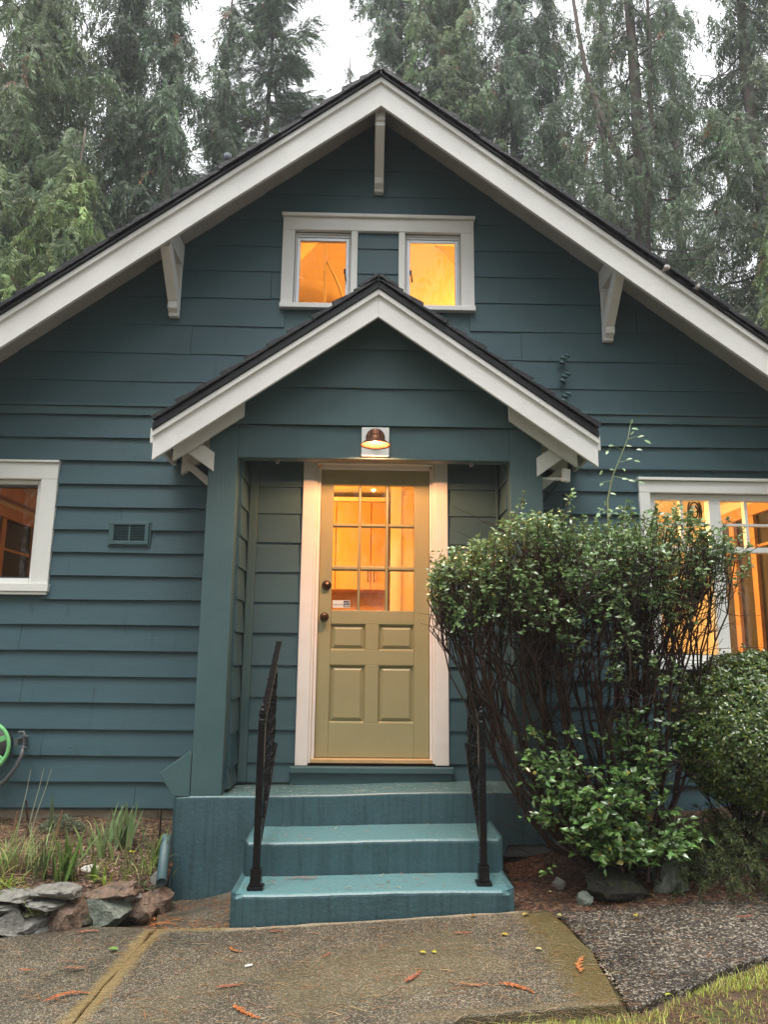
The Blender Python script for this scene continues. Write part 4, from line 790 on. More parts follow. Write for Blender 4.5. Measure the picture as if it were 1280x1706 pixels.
# ------------------------------------------------------------------ stones
def rock(name, c, size, m, parent=None, seed=0, tilt=0, sub=3, rough=.06, yaw=0, org=None):
    bm = bmesh.new(); bmesh.ops.create_icosphere(bm, subdivisions=sub, radius=1); r = random.Random(seed)
    pl = []
    for _ in range(11):
        n = Vector((r.gauss(0, 1), r.gauss(0, 1), r.gauss(0, 1))).normalized(); pl.append((n, r.uniform(.60, .88)))
    off = Vector((r.uniform(0, 50), r.uniform(0, 50), r.uniform(0, 50)))
    from mathutils import noise
    rot = Matrix.Rotation(tilt, 3, 'Y') @ Matrix.Rotation(yaw, 3, 'Z')
    for v in bm.verts:
        p = v.co.copy()
        p = Vector([math.copysign(abs(q)**.75, q) for q in p])
        for n, d in pl:
            e = p.dot(n)-d
            if e > 0: p -= n*e*.97
        p += p.normalized()*(noise.noise(p*1.8+off)*rough*2.6+noise.noise(p*4+off)*rough*1.5+noise.noise(p*9+off)*rough*.9)
        p = Vector((p.x*size[0], p.y*size[1], p.z*size[2])); v.co = rot @ p + Vector(c)
    me = bpy.data.meshes.new(name); bm.to_mesh(me); bm.free()
    o = link(name, me, m, parent, org, smooth=True); me.set_sharp_from_angle(angle=R(24)); return o
dw = thing('dry_stone_wall', (-1.55, -.92, -1.42), 'low dry stone wall of mixed grey and brown stones along the flower bed', 'stone wall')
ST = [(-1.835,-1.00,-1.284,.105,.10,.030,M_ROCKG,-.03),(-1.655,-.955,-1.276,.125,.10,.036,M_ROCKG,.02),(-1.705,-.975,-1.324,.098,.09,.027,M_ROCKG,.03),
      (-1.395,-.86,-1.308,.165,.10,.036,M_ROCKB,-.14),(-1.735,-.985,-1.362,.075,.07,.030,M_ROCKM,.05),(-1.855,-1.02,-1.41,.085,.09,.082,M_ROCKG,0),(-1.748,-1.005,-1.422,.078,.08,.060,M_ROCKG,.1),
      (-1.592,-.955,-1.402,.122,.10,.108,M_ROCKB,-.25),(-1.393,-.885,-1.408,.132,.10,.092,M_ROCKGR,-.12),(-1.238,-.80,-1.415,.078,.09,.075,M_ROCKB,-.1),(-1.172,-.69,-1.41,.070,.09,.085,M_ROCKB,.1),
      (-1.90,-1.04,-1.338,.07,.07,.03,M_ROCKG,-.2),(-1.82,-1.05,-1.46,.06,.05,.03,M_ROCKG,0),(-1.69,-1.0,-1.465,.05,.05,.025,M_ROCKG,0),(-1.50,-.93,-1.45,.05,.06,.04,M_ROCKD,0),(-1.285,-.83,-1.335,.05,.06,.03,M_ROCKG,.1),
      (-2.02,-1.06,-1.40,.10,.1,.10,M_ROCKG,0),(-2.05,-1.05,-1.285,.12,.1,.035,M_ROCKG,0),(-2.25,-1.1,-1.36,.13,.1,.12,M_ROCKB,0),(-2.42,-1.11,-1.30,.13,.1,.04,M_ROCKG,.05),(-2.47,-1.12,-1.43,.12,.1,.09,M_ROCKGR,0),(-2.70,-1.14,-1.40,.13,.1,.12,M_ROCKG,0),(-2.93,-1.15,-1.42,.12,.1,.10,M_ROCKB,.1),(-2.85,-1.13,-1.31,.16,.1,.035,M_ROCKM,-.05),(-3.15,-1.16,-1.39,.13,.1,.13,M_ROCKG,0),(-3.38,-1.16,-1.42,.13,.1,.11,M_ROCKGR,0),(-1.66,-.90,-1.40,.10,.06,.10,M_ROCKD,0),(-1.47,-.83,-1.40,.12,.05,.09,M_ROCKD,0)]
for i, (x, y, z, a, b, c, m, tl) in enumerate(ST): rock('stone', (x, y, z), (a*1.12, b*1.1, c*1.18), m, dw, 20+i, tl)
def lone(name, c, size, m, label, seed, tilt=0):
    return props(rock(name, c, size, m, None, seed, tilt, org=c), label, 'rock')
lone('rock', (-1.57, -.70, -1.245), (.066, .05, .040), M_QUARTZ, 'pale white rock among the iris leaves', 51)
lone('rock', (-1.205, -.60, -1.318), (.065, .06, .045), M_ROCKG, 'grey rough rock at the mouth of the drain pipe', 52)
lone('rock', (1.37, -1.08, -1.215), (.185, .12, .10), M_ROCKD, 'big dark wet boulder under the overgrown shrub', 53, .03)
lone('rock', (1.66, -1.02, -1.19), (.115, .09, .11), M_ROCKGR, 'grey green boulder beside the big dark one', 54)
lone('rock', (1.36, -.86, -1.09), (.20, .12, .085), M_ROCKD, 'dark flat boulder behind and above the big dark one', 55)
lone('rock', (1.09, -.90, -1.245), (.042, .04, .040), M_ROCKG, 'fist sized pale grey rock on the mulch beside the steps', 56)
lone('rock', (1.17, -1.155, -1.255), (.045, .04, .042), M_ROCKGR, 'small upright rock in front of the big dark boulder', 57)
lone('rock', (1.86, -.95, -1.16), (.11, .09, .08), M_ROCKD, 'dark boulder half under the low needled shrub', 58)

# ------------------------------------------------------------------ beds
def front_y(x):                                       # line of the stone wall
    return np.interp(x, [-3.5, -1.9, -1.6, -1.4, -1.24, -1.17], [-1.15, -1.06, -.93, -.86, -.76, -.62])
def bedz(x, y):
    t = (y-front_y(x))/(0-front_y(x)); z0 = np.interp(x, [-1.9, -1.4, -1.15], [-1.285, -1.315, -1.40])
    return z0 + (-1.10-z0)*min(max(t, 0), 1)**.8 + .012*math.sin(9*x+4*y)*math.cos(7*y-3*x)
v = []; nx, ny = 50, 20
for j in range(ny+1):
    for i in range(nx+1):
        x = -3.5+(3.5-1.165)*i/nx; y = front_y(x)+.02+(0.012-front_y(x)-.02)*j/ny; v.append((x, y, bedz(x, y)-(.06 if j == 0 else 0)))
b = MB(); b.add(v, [(j*(nx+1)+i, j*(nx+1)+i+1, (j+1)*(nx+1)+i+1, (j+1)*(nx+1)+i) for j in range(ny) for i in range(nx)])
props(b.build('flower_bed', M_SOIL, smooth=True), 'raised mulched flower bed behind the stone wall', 'flower bed', kind='structure')
def bedr(x, y):
    e = sm(-1.24, -.55, y+.10*math.sin(3*x))
    return G(x, y)-.005 + e*(.05+.11*sm(1.2, 1.6, x))*sm(.8, 1.3, x) + .01*math.sin(8*x+5*y)
v = []; nx, ny = 60, 24
for j in range(ny+1):
    for i in range(nx+1):
        x = .78+3.4*i/nx; y = -1.26+.12*sm(1.2, 2.4, x)+(1.26-.12*sm(1.2, 2.4, x))*j/ny; v.append((x, y, bedr(x, y)-(.03 if j == 0 else 0)))
b = MB(); b.add(v, [(j*(nx+1)+i, j*(nx+1)+i+1, (j+1)*(nx+1)+i+1, (j+1)*(nx+1)+i) for j in range(ny) for i in range(nx)])
props(b.build('shrub_bed', M_SOIL, smooth=True), 'needle covered bed under the shrubs', 'flower bed', kind='structure')

# ------------------------------------------------------------------ leaves: templates
LEAF_V = np.array([(0,0,0),(.32,.42,.10),(.32,-.42,.10),(.72,.36,.06),(.72,-.36,.06),(1,0,-.12),(.35,0,0),(.72,0,-.03)])
LEAF_T = np.array([(0,6,1),(0,2,6),(1,6,7),(1,7,3),(6,2,4),(6,4,7),(3,7,5),(7,4,5)])
def leaves(pos, ax, size, aspect, tints, roll=None, lo=False, nrm=None):
    n = len(pos); roll = rng.uniform(-.5, .5, n) if roll is None else roll
    if nrm is None: ay, az = frames(ax, roll)
    else: ay = norm(np.cross(nrm, ax)); az = np.cross(ax, ay)
    return stamp(LEAFL_V if lo else LEAF_V, LEAFL_T if lo else LEAF_T, pos, ax*size[:, None], ay*(size*aspect)[:, None], az*(size*.9)[:, None], tints)
LEAFL_V = np.array([(0,0,0),(.45,.44,.12),(.45,-.44,.12),(1,0,-.10),(.5,0,0)]); LEAFL_T = np.array([(0,4,1),(0,2,4),(1,4,3),(4,2,3)])
def join(parts):
    V, T, C, o = [], [], [], 0
    for a, b, c in parts: V.append(a); T.append(b+o); C.append(c); o += len(a)
    return np.concatenate(V), np.concatenate(T), np.concatenate(C)
def tint(n, base, var=.25, hue=.12, warm=None, pw=.0):
    c = np.array(base)[None]*np.exp(rng.normal(0, var, (n, 1)))*np.exp(rng.normal(0, hue, (n, 3)))
    if warm is not None:
        k = rng.random(n) < pw; c[k] = np.array(warm)*np.exp(rng.normal(0, .2, (k.sum(), 1)))
    return np.clip(c, 0, .8)
def curve(a, b, sag, n=6, jit=.0):
    a, b = np.array(a, float), np.array(b, float); t = np.linspace(0, 1, n)[:, None]
    p = a+(b-a)*t + np.array(sag)*(4*t*(1-t)); 
    if jit: p[1:-1] += rng.normal(0, jit, (n-2, 3))
    return p
class Tubes:
    """many thin tubes as one triangle mesh"""
    def __init__(s): s.V = []; s.T = []; s.o = 0
    def add(s, pts, r0, r1, n=4):
        pts = np.asarray(pts); m = len(pts); d = norm(np.gradient(pts, axis=0)); ref = np.array([.3, .9, .31]); u = norm(np.cross(d, ref)); v = np.cross(d, u)
        r = np.linspace(r0, r1, m)[:, None, None]; a = np.arange(n)*2*np.pi/n
        ring = pts[:, None]+r*(np.cos(a)[None, :, None]*u[:, None]+np.sin(a)[None, :, None]*v[:, None])
        s.V.append(ring.reshape(-1, 3)); i = np.arange(m-1)[:, None]*n; k = np.arange(n)[None]; k2 = (k+1) % n
        q = np.stack([i+k, i+k2, i+n+k2, i+n+k], -1).reshape(-1, 4)+s.o
        s.T.append(q[:, [0,1,2]]); s.T.append(q[:, [0,2,3]]); s.o += m*n
    def mesh(s, name): return tri_mesh(name, np.concatenate(s.V), np.concatenate(s.T))

# ------------------------------------------------------------------ big shrub
sh = thing('shrub', (1.5, -.85, -1.2), 'overgrown leggy shrub with glossy leaves leaning over the handrail', 'shrub')
def crown_top(x):
    return np.interp(x, [.36, .6, .8, 1.1, 1.4, 1.7, 1.95, 2.2, 2.32], [.45, .62, .74, .80, .83, .84, .79, .67, .55])
def crown_bot(x):
    return np.interp(x, [.36, .5, .8, 1.1, 1.4, 1.7, 2.0, 2.2, 2.32], [.36, .20, .24, .15, .24, .14, .34, .42, .50])
NT = 1500
tx = .38+1.84*rng.random(NT); u = rng.beta(1.5, 1.0, NT); tz = crown_bot(tx)+(crown_top(tx)-crown_bot(tx))*u
ty = -.90+rng.uniform(-.42, .45, NT)*np.sqrt(np.clip(1-((tx-1.33)/1.05)**2, .05, 1))
gapn = np.sin(tx*9+1.3)+np.sin(tx*17+.4+ty*6)*.7
keep = ~((gapn > .9) & (tz < crown_bot(tx)+.22))
tips = np.stack([tx, ty, tz], 1)[keep]
tips = tips[(tips[:, 0] < 1.92) | (rng.random(len(tips)) < .5)]; top_ = tips[:, 2] > crown_top(tips[:, 0])-.10; tips[top_, 2] += rng.exponential(.035, top_.sum()); tips = tips[np.sin(tips[:, 0]*13.1+tips[:, 2]*9)+np.sin(tips[:, 0]*7.3-tips[:, 2]*15+1) > -1.25]
hang = np.array([(.98,-1.25,.30),(1.08,-1.28,.24),(1.12,-1.22,.12),(1.38,-1.25,.30),(1.42,-1.28,.14),(1.36,-1.2,.02),(1.62,-1.1,.0),(1.7,-1.05,-.12),(1.82,-1.05,-.20),(1.78,-1.0,-.34)])
tips = np.concatenate([tips]+[hang+rng.normal(0, .05, hang.shape) for _ in range(5)])
tw = Tubes(); base = np.array([1.5, -.82, -1.18])
mains = []
for i in range(44):
    fx = rng.uniform(-1, .72); b0 = base+np.array([fx*.16, rng.normal(0, .10), 0])
    mid = np.array([1.42+fx*.74+rng.normal(0, .08), -.88+rng.uniform(-.25, .28), rng.uniform(-.42, .02)])
    pts = curve(b0, mid, (fx*.07, 0, -.06), 8, .014); tw.add(pts, rng.uniform(.010, .019), .008, 5); mains.append(pts)
# low arching stems toward the steps
for (ex, ey, ez) in ((.62,-1.0,-.12),(.72,-1.05,-.30),(.55,-.95,.05),(.80,-1.1,-.45),(.90,-1.0,-.2)):
    pts = curve(base+np.array([-.1, rng.normal(0, .05), 0]), (ex, ey, ez), (-.12, 0, -.16), 9, .012); tw.add(pts, .013, .006, 5); mains.append(pts)
mp_ = np.concatenate([m[3:] for m in mains])
def attach(tip, jit=.012):
    d = np.linalg.norm((mp_-tip)*np.array([1.5, 1, .55]), axis=1)+np.where(mp_[:, 2] > tip[2]-.12, 3, 0)
    return mp_[rng.choice(np.argsort(d)[:26])]
mids = []
for t in tips[rng.choice(len(tips), 200, replace=False)]:
    c = t+np.array([0, 0, -.16])+rng.normal(0, .03, 3); a = attach(c); pts = curve(a, c, rng.normal(0, .05, 3)*np.array([1,1,.3]), 7, .012); tw.add(pts, .0062, .0036, 4); mids.append(pts[3:])
mp_ = np.concatenate([mp_]+mids)
ends = []
for t in tips:
    a = attach(t); pts = curve(a, t, rng.normal(0, .035, 3)*np.array([1,1,.4])+np.array([0, 0, -.02]), 6, .010); tw.add(pts, .0038, .0016, 3); ends.append(pts)
for _ in range(1300):                                   # bare dead twigs in the middle
    a = mp_[rng.integers(len(mp_))]
    if a[0] < .72: continue
    e = a+np.array([rng.normal(0, .17), rng.normal(0, .13), rng.uniform(-.05, .26)]); tw.add(curve(a, e, rng.normal(0, .03, 3), 5, .010), .003, .0012, 3)
# lower leafy skirt
lowt = []
for (cx_, cy_, cz_, n_, r_x, r_z) in ((1.02,-1.12,-.63,34,.13,.15),(1.12,-1.20,-.80,50,.17,.13),(1.30,-1.22,-.82,50,.18,.16),(1.28,-1.20,-1.0,44,.18,.07),(1.47,-1.15,-.72,30,.12,.15),(1.53,-1.20,-1.0,22,.12,.06),(1.62,-1.1,-.50,36,.17,.18),(1.48,-1.02,-.40,26,.16,.12),(1.74,-1.1,-.92,16,.08,.09),(.88,-1.05,-.50,8,.06,.10),(1.66,-1.2,-.98,14,.05,.06)):
    lowt.append(np.stack([rng.normal(cx_, r_x*.62, n_), cy_+rng.uniform(-.10, .16, n_), rng.normal(cz_, r_z*.62, n_)], 1))
lowt = np.concatenate(lowt); lowt[:, 2] = np.maximum(lowt[:, 2], -1.13); lends = []
for t in lowt:
    a = np.array([1.5+(t[0]-1.5)*.45, -.92, max(t[2]-.18, -1.15)]); pts = curve(a, t, (0, -.03, .03), 5, .01); tw.add(pts, .0035, .0016, 3); lends.append(pts)
link('branches', tw.mesh('branches'), M_TWIG, sh)
P, A, S, C, NR = [], [], [], [], []
for ee, sz, nl, bc in ((ends, .038, 17, (.17,.265,.095)), (lends, .047, 12, (.125,.225,.062))):
    for pts in ee:
        tip = pts[-1]; d = norm(pts[-1]-pts[-2]); k = rng.integers(nl-4, nl+3)
        f = rng.random(k)**1.6; p = tip - d*(f*.15)[:, None] + rng.normal(0, .006, (k, 3))
        out = norm(rng.normal(0, 1, (k, 3))*np.array([1, 1, .55])); a = norm(out*np.array([1, 1, .7]) + d*.3 + np.array([0, -.30, -.05])); NR.append(norm(np.array([0, -.45, .75])+rng.normal(0, .42, (k, 3))+out*.25))
        bright = .8+.45*rng.random()
        P.append(p); A.append(a); S.append(sz*rng.uniform(.65, 1.15, k)); C.append(tint(k, np.array(bc)*bright, .16, .07, (.26,.22,.035), .02))
lv = leaves(np.concatenate(P), np.concatenate(A), np.concatenate(S), .62, np.concatenate(C), None, True, np.concatenate(NR))
props(link('foliage', tri_mesh('foliage', *lv), M_LEAF, sh), kind='stuff')

# clipped round bush and low needled shrub to its right
bx = thing('round_bush', (2.28, -.72, -.95), 'dense clipped round bush under the wide right window', 'bush')
n = 44000; d = norm(rng.normal(0, 1, (n, 3))); rr = 1-.20*rng.random(n)**2.6+.05*np.sin(d[:, 0]*9+d[:, 2]*7)*np.cos(d[:, 1]*8)+.035*np.sin(d[:, 0]*23+1)*np.sin(d[:, 2]*19)+(rng.random(n) < .06)*rng.random(n)*.13
p = np.array([2.29, -.84, -.41])+d*rr[:, None]*np.array([.45, .40, .435]); k = p[:, 1] < -.62; p, d = p[k], d[k]; n = len(p)
nr = norm(d*1.1+rng.normal(0, .55, (n, 3))+np.array([0, 0, .25])); ta = norm(np.cross(nr, rng.normal(0, 1, (n, 3))))
lv = leaves(p, norm(ta+d*.25), rng.uniform(.017, .028, n), .62, tint(n, (.095,.155,.036), .25, .08, (.24,.27,.045), .13), None, True, nr)
core = rock('dark_core', (2.29, -.82, -.41), (.40, .34, .39), mat('dark_core', (.018,.024,.008), .9, .5, 30, 1, 60, .1), bx, 77, rough=.10)  # added solid core for dense twigs, inner shade put into its dark colour
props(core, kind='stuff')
props(link('foliage', tri_mesh('foliage', *lv), M_LEAF, bx), kind='stuff')
tb_ = Tubes()
for i in range(40):
    e = np.array([2.30, -.72, -.55])+norm(rng.normal(0, 1, 3))*np.array([.40, .30, .40])*rng.uniform(.6, .95); tb_.add(curve((2.28+rng.normal(0, .04), -.72, -1.15), e, rng.normal(0, .05, 3), 6, .01), .010, .003, 4)
link('branches', tb_.mesh('branches'), M_TWIG, bx)
ln_ = thing('needled_shrub', (2.05, -.95, -1.2), 'low sprawling needled shrub with drooping tips at the strip edge', 'shrub')
n = 420; ang = rng.uniform(0, 2*np.pi, n); rad = np.sqrt(rng.random(n)); hz = rng.random(n)
c0 = np.stack([2.12+rad*np.cos(ang)*.50, -.95+rad*np.sin(ang)*.26, -1.20+.36*hz*(1-.55*rad**2)], 1)
P, A, S, C = [], [], [], []
tt = Tubes()
for q in c0:
    d = norm(np.array([q[0]-2.1, (q[1]+.75)*1.2, .10])+rng.normal(0, .25, 3)); ln = rng.uniform(.10, .19); pts = q+d*np.linspace(0, ln, 5)[:, None]+np.array([0, 0, -.35])*(np.linspace(0, ln, 5)**2)[:, None]*5
    tt.add(pts, .0022, .001, 3); k = 34; f = rng.random(k); pp = pts[0]+(pts[-1]-pts[0])*f[:, None]+np.array([0, 0, .012])*(4*f*(1-f))[:, None]
    P.append(pp); A.append(norm(norm(rng.normal(0, 1, (k, 3)))+d*.9)); S.append(rng.uniform(.024, .042, k)); C.append(tint(k, (.085,.118,.042), .22, .08, (.16,.16,.05), .08))
lv = leaves(np.concatenate(P), np.concatenate(A), np.concatenate(S), .17, np.concatenate(C), None, True)
props(link('foliage', tri_mesh('foliage', *lv), M_NEEDLE, ln_), kind='stuff'); link('branches', tt.mesh('branches'), M_TWIG, ln_)

# thin rambling stem above the shrub: every leaf one by one
rs = thing('climbing_stem', (1.50, -.75, .8), 'single thin green stem with oval leaves rising above the shrub', 'climbing plant')
stem = [(1.52,-.72,.60),(1.525,-.72,.82),(1.525,-.73,.98),(1.56,-.74,1.13),(1.62,-.75,1.27),(1.665,-.76,1.38),(1.685,-.76,1.47)]
M_GSTEM = mat('green_stem', (.20,.26,.12), .5, .1, 10, 0)
MB().tube(stem, [.007,.006,.0055,.005,.004,.003,.002], 6).build('stem', M_GSTEM, rs, smooth=True)
twg = [((1.56,-.74,1.13),(1.66,-.78,1.10),(1.72,-.80,1.085)), ((1.60,-.745,1.22),(1.67,-.76,1.235),(1.71,-.78,1.22)), ((1.63,-.75,1.30),(1.56,-.76,1.33),(1.52,-.78,1.28)), ((1.66,-.76,1.37),(1.72,-.77,1.39),(1.78,-.78,1.355)), ((1.55,-.74,1.10),(1.50,-.75,1.09),(1.47,-.77,1.06)), ((1.525,-.72,.90),(1.46,-.77,.90),(1.42,-.80,.86)), ((1.525,-.72,.90),(1.57,-.77,.91),(1.60,-.79,.90))]
for q in twg: MB().tube(q, [.0022,.0018,.001], 5).build('twig', M_GSTEM, rs)
lp = [((1.605,-.775,1.105),.038,(1,-.3,-.1)),((1.645,-.785,1.095),.04,(.9,-.4,-.25)),((1.70,-.80,1.08),.042,(1,-.3,-.3)),((1.645,-.76,1.235),.035,(.8,-.5,.1)),((1.69,-.775,1.225),.036,(1,-.2,-.2)),((1.57,-.76,1.325),.04,(-.9,-.4,-.1)),((1.53,-.77,1.29),.036,(-.6,-.4,-.7)),((1.68,-.76,1.40),.03,(.5,-.5,.5)),((1.72,-.77,1.38),.04,(.8,-.5,.2)),((1.76,-.78,1.36),.045,(.9,-.2,-.5)),((1.685,-.76,1.47),.035,(.3,-.3,.9)),((1.69,-.765,1.44),.04,(.9,-.2,-.1)),((1.65,-.755,1.33),.034,(.9,-.5,-.2)),((1.71,-.77,1.30),.036,(.9,-.4,-.15)),((1.49,-.755,1.08),.035,(-.7,-.5,-.5)),((1.47,-.765,1.13),.032,(.3,-.5,.8)),((1.50,-.74,.905),.042,(-.8,-.5,.1)),((1.45,-.79,.88),.045,(-.6,-.5,-.6)),((1.525,-.73,.92),.048,(.2,-.8,-.6)),((1.56,-.76,.915),.045,(.9,-.4,.1)),((1.50,-.75,.93),.035,(-.2,-.4,.9)),((1.59,-.785,.90),.035,(.8,-.4,-.4)),((1.62,-.75,1.18),.036,(.2,-.8,-.6)),((1.57,-.745,1.17),.034,(-.9,-.4,0)),((1.54,-.735,1.02),.034,(.9,-.4,-.3))]
for (q, s, d) in lp:
    q = np.array([q]); d = norm(np.array([d])); a, t_, c_ = leaves(q, d, np.array([s*1.1]), .55, tint(1, (.24,.36,.16), .15, .05), nrm=norm(np.array([[rng.normal(0, .3), -.9, .5]]))); link('leaf', tri_mesh('leaf', a, t_, c_), M_LEAF, rs)
ds = thing('dead_twigs', (1.45, -.5, .55), 'bare dark twigs against the clapboards above the shrub', 'twigs')
bt = MB()
for q in (((1.42,-.3,.5),(1.49,-.25,.66),(1.53,-.22,.80)), ((1.46,-.28,.60),(1.50,-.25,.74),(1.51,-.24,.84)), ((1.40,-.3,.55),(1.33,-.28,.66),(1.28,-.28,.70))): bt.tube(q, [.005,.004,.002], 5)
bt.build('twig', M_TWIG, ds)
cc = MB().tube([(1.33+.09*math.cos(a), -.06, .52+.10*math.sin(a)) for a in [R(20+20*i) for i in range(11)]], .008, 7)
props(cc.build('cable_loop', M_BLKCABLE, None, (1.33, -.05, .5)), 'dark cable loop on the wall peeking above the shrub', 'cable')

# ------------------------------------------------------------------ flower bed plants
def blade_mesh(specs, tints_, seg=6):
    """flat tapering blades: (base, direction azimuth, lean, length, width, droop)"""
    V, T, C, o = [], [], [], 0
    for (b0, az, lean, ln, wd, dr), c in zip(specs, tints_):
        t = np.linspace(0, 1, seg+1); r = ln*(lean*t+dr*t**2.4); z = ln*(t*math.sqrt(max(1-lean*lean, .05))-dr*.9*t**3)
        ctr = np.array(b0)+np.stack([np.cos(az)*r, np.sin(az)*r, z], 1); fa = az+np.pi/2+rng.normal(0, .25)
        wv = wd*np.clip(1.15-t**2.2*1.15, .03, 1)*np.minimum(1, .6+t*2); side = np.stack([np.cos(fa)*wv, np.sin(fa)*wv, 0*wv], 1)
        fold = np.stack([np.cos(az)*wv*.35, np.sin(az)*wv*.35, 0*wv], 1)
        v = np.stack([ctr-side, ctr+fold, ctr+side], 1).reshape(-1, 3); V.append(v)
        for i in range(seg):
            for k in range(2):
                a = o+3*i+k; T += [(a, a+1, a+4), (a, a+4, a+3)]
        C.append(np.repeat(np.array([c]), len(v), 0)); o += len(v)
    return np.concatenate(V), np.array(T), np.concatenate(C)
def clump(name, x, y, n, ln, wd, lean, dr, col, label, cat, group=None, fan=None, sp=.03, warm=None, pw=0, each=True):
    t = thing(name, (x, y, bedz(x, y)), label, cat, group)
    cs_ = tint(n, col, .18, .06, warm, pw)
    allp = []
    for i in range(n):
        az = (fan+(0 if rng.random() < .5 else np.pi)+rng.normal(0, .2)) if fan is not None else rng.uniform(0, 2*np.pi)
        b0 = (x+rng.normal(0, sp)*(1 if fan is None else abs(math.cos(fan))+.2), y+rng.normal(0, sp*.6), bedz(x, y)-.015)
        s = (b0, az, abs(rng.normal(0, lean))*.9, ln*rng.uniform(.6, 1.1), wd*rng.uniform(.7, 1.2), dr*rng.uniform(0, 1.6))
        if each: link('leaf', tri_mesh('leaf', *blade_mesh([s], [cs_[i]])), M_BLADE, t)
        else: allp.append(s)
    if allp: props(link('foliage', tri_mesh('foliage', *blade_mesh(allp, cs_)), M_BLADE, t), kind='stuff')
    return t
IG = 'sword leaved plants in the flower bed'; GR = (.20,.30,.085); STRAW = (.46,.38,.19)
clump('iris', -1.655, -.83, 20, .31, .019, .22, .05, GR, 'bright green iris fan in the middle of the bed behind the white streaked stones', 'iris', IG, fan=.3, sp=.035)
clump('iris', -1.50, -.42, 24, .28, .019, .20, .04, (.20,.28,.12), 'broad grey green iris fan at the back of the bed', 'iris', IG, fan=.5, sp=.05)
clump('iris', -1.345, -.82, 6, .20, .011, .12, .05, (.25,.36,.08), 'short upright iris shoots over the long flat stone', 'iris', IG, fan=.2, sp=.02)
clump('iris', -1.25, -.50, 14, .23, .016, .22, .10, GR, 'small iris tuft by the drain pipe', 'iris', IG, fan=.4, sp=.03)
clump('iris', -1.50, -.80, 10, .16, .014, .15, .05, GR, 'shortest iris shoots in front of the white rock', 'iris', IG, fan=.1, sp=.03)
clump('rush', -1.79, -.84, 26, .29, .0035, .20, .06, (.09,.125,.05), 'dark thin rush tuft left of the bright iris', 'rush', None, sp=.03, each=False)
clump('iris', -1.40, -.55, 6, .24, .009, .35, .20, (.20,.23,.10), 'pale floppy iris leaves beside the broad fan', 'iris', IG, sp=.03)
clump('iris', -1.425, -.83, 4, .17, .010, .3, .45, (.28,.33,.04), 'yellow green bent leaves hanging over the long flat stone', 'iris', IG, sp=.015)
clump('dry_grass', -1.92, -.72, 60, .34, .0035, .55, .45, STRAW, 'arching straw coloured grass tuft at the left end of the bed', 'grass', None, sp=.06, warm=(.20,.29,.10), pw=.5, each=False)
clump('dry_grass', -1.72, -.70, 34, .20, .003, .6, .5, STRAW, 'sparse low straw grass behind the rush tuft', 'grass', None, sp=.08, warm=(.19,.28,.09), pw=.55, each=False)
clump('dry_grass', -1.45, -.66, 30, .17, .003, .5, .4, (.30,.28,.12), 'thin pale grass around the white rock', 'grass', None, sp=.09, warm=(.20,.26,.08), pw=.4, each=False)
clump('dry_grass', -1.27, -.36, 24, .16, .003, .4, .3, (.28,.25,.12), 'thin dry stalks at the back corner by the plinth', 'grass', None, sp=.08, warm=(.20,.26,.08), pw=.3, each=False)
clump('iris', -1.60, -.55, 12, .24, .016, .25, .10, (.18,.26,.10), 'iris tuft between the bright fan and the broad fan', 'iris', IG, fan=.2, sp=.04)
clump('dry_grass', -1.58, -.30, 40, .17, .003, .6, .5, STRAW, 'pale straw tuft under the wall behind the broad iris fan', 'grass', None, sp=.10, warm=(.22,.28,.10), pw=.35, each=False)
clump('dry_grass', -2.05, -.80, 70, .30, .004, .6, .5, (.40,.36,.16), 'big arching grass tuft cut off by the left picture edge', 'grass', None, sp=.08, warm=(.20,.30,.09), pw=.6, each=False)
clump('dry_grass', -1.33, -.62, 36, .16, .003, .5, .4, (.30,.34,.14), 'short green grass by the grey rock', 'grass', None, sp=.07, warm=(.22,.30,.08), pw=.5, each=False)
clump('leafy_tuft', -1.93, -.95, 40, .09, .005, .6, .3, (.26,.36,.04), 'yellow green leafy tuft on the top stones at the left edge', 'plant', None, sp=.05, each=False)
clump('rosette_plant', -1.165, -.69, 16, .085, .008, .8, .25, (.19,.24,.13), 'grey green rosette on the stones below the drain pipe', 'plant', None, sp=.012)
clump('rosette_plant', -1.265, -.70, 14, .075, .007, .8, .2, (.15,.20,.09), 'flat green rosette at the end of the long flat stone', 'plant', None, sp=.012)
t = clump('tall_blade', -2.0, -.25, 3, .27, .011, .06, .02, (.15,.20,.10), 'tall single upright blade near the foundation', 'plant', None, sp=.008)
mt_ = thing('mat_plant', (-1.95, -.18, -1.1), 'low grey green mat of tiny leaves against the foundation', 'plant')
n = 1100; ang = rng.uniform(0, 6.28, n); rad = np.sqrt(rng.random(n)); p = np.stack([-1.95+rad*np.cos(ang)*.15, -.19+rad*np.sin(ang)*.09, -1.125+.085*(1-rad**2)*rng.random(n)**.4], 1)
props(link('foliage', tri_mesh('foliage', *leaves(p, norm(rng.normal(0, 1, (n, 3))+np.array([0, 0, .6])), rng.uniform(.010, .018, n), .5, tint(n, (.16,.20,.12), .2, .05))), M_BLADE, mt_), kind='stuff')
for (x, y, h, ln_x, lb) in ((-2.12,-.50,.20,.02,'cut brown woody stem at the left edge of the bed'), (-2.06,-.42,.24,-.03,'darker taller cut stem beside the left edge'), (-1.93,-.32,.16,.03,'short bent brown stem near the mat plant'), (-1.29,-.30,.20,.005,'blackish dead stalk near the plinth')):
    z = bedz(x, y); props(MB().tube([(x, y, z-.03), (x+ln_x*.4, y, z+h*.5), (x+ln_x, y-.01, z+h)], [.008, .007, .005], 6).build('stem', M_STEM if 'black' not in lb and 'dark' not in lb else M_TWIG, None, (x, y, z)), lb, 'stem')
sp_ = MB()
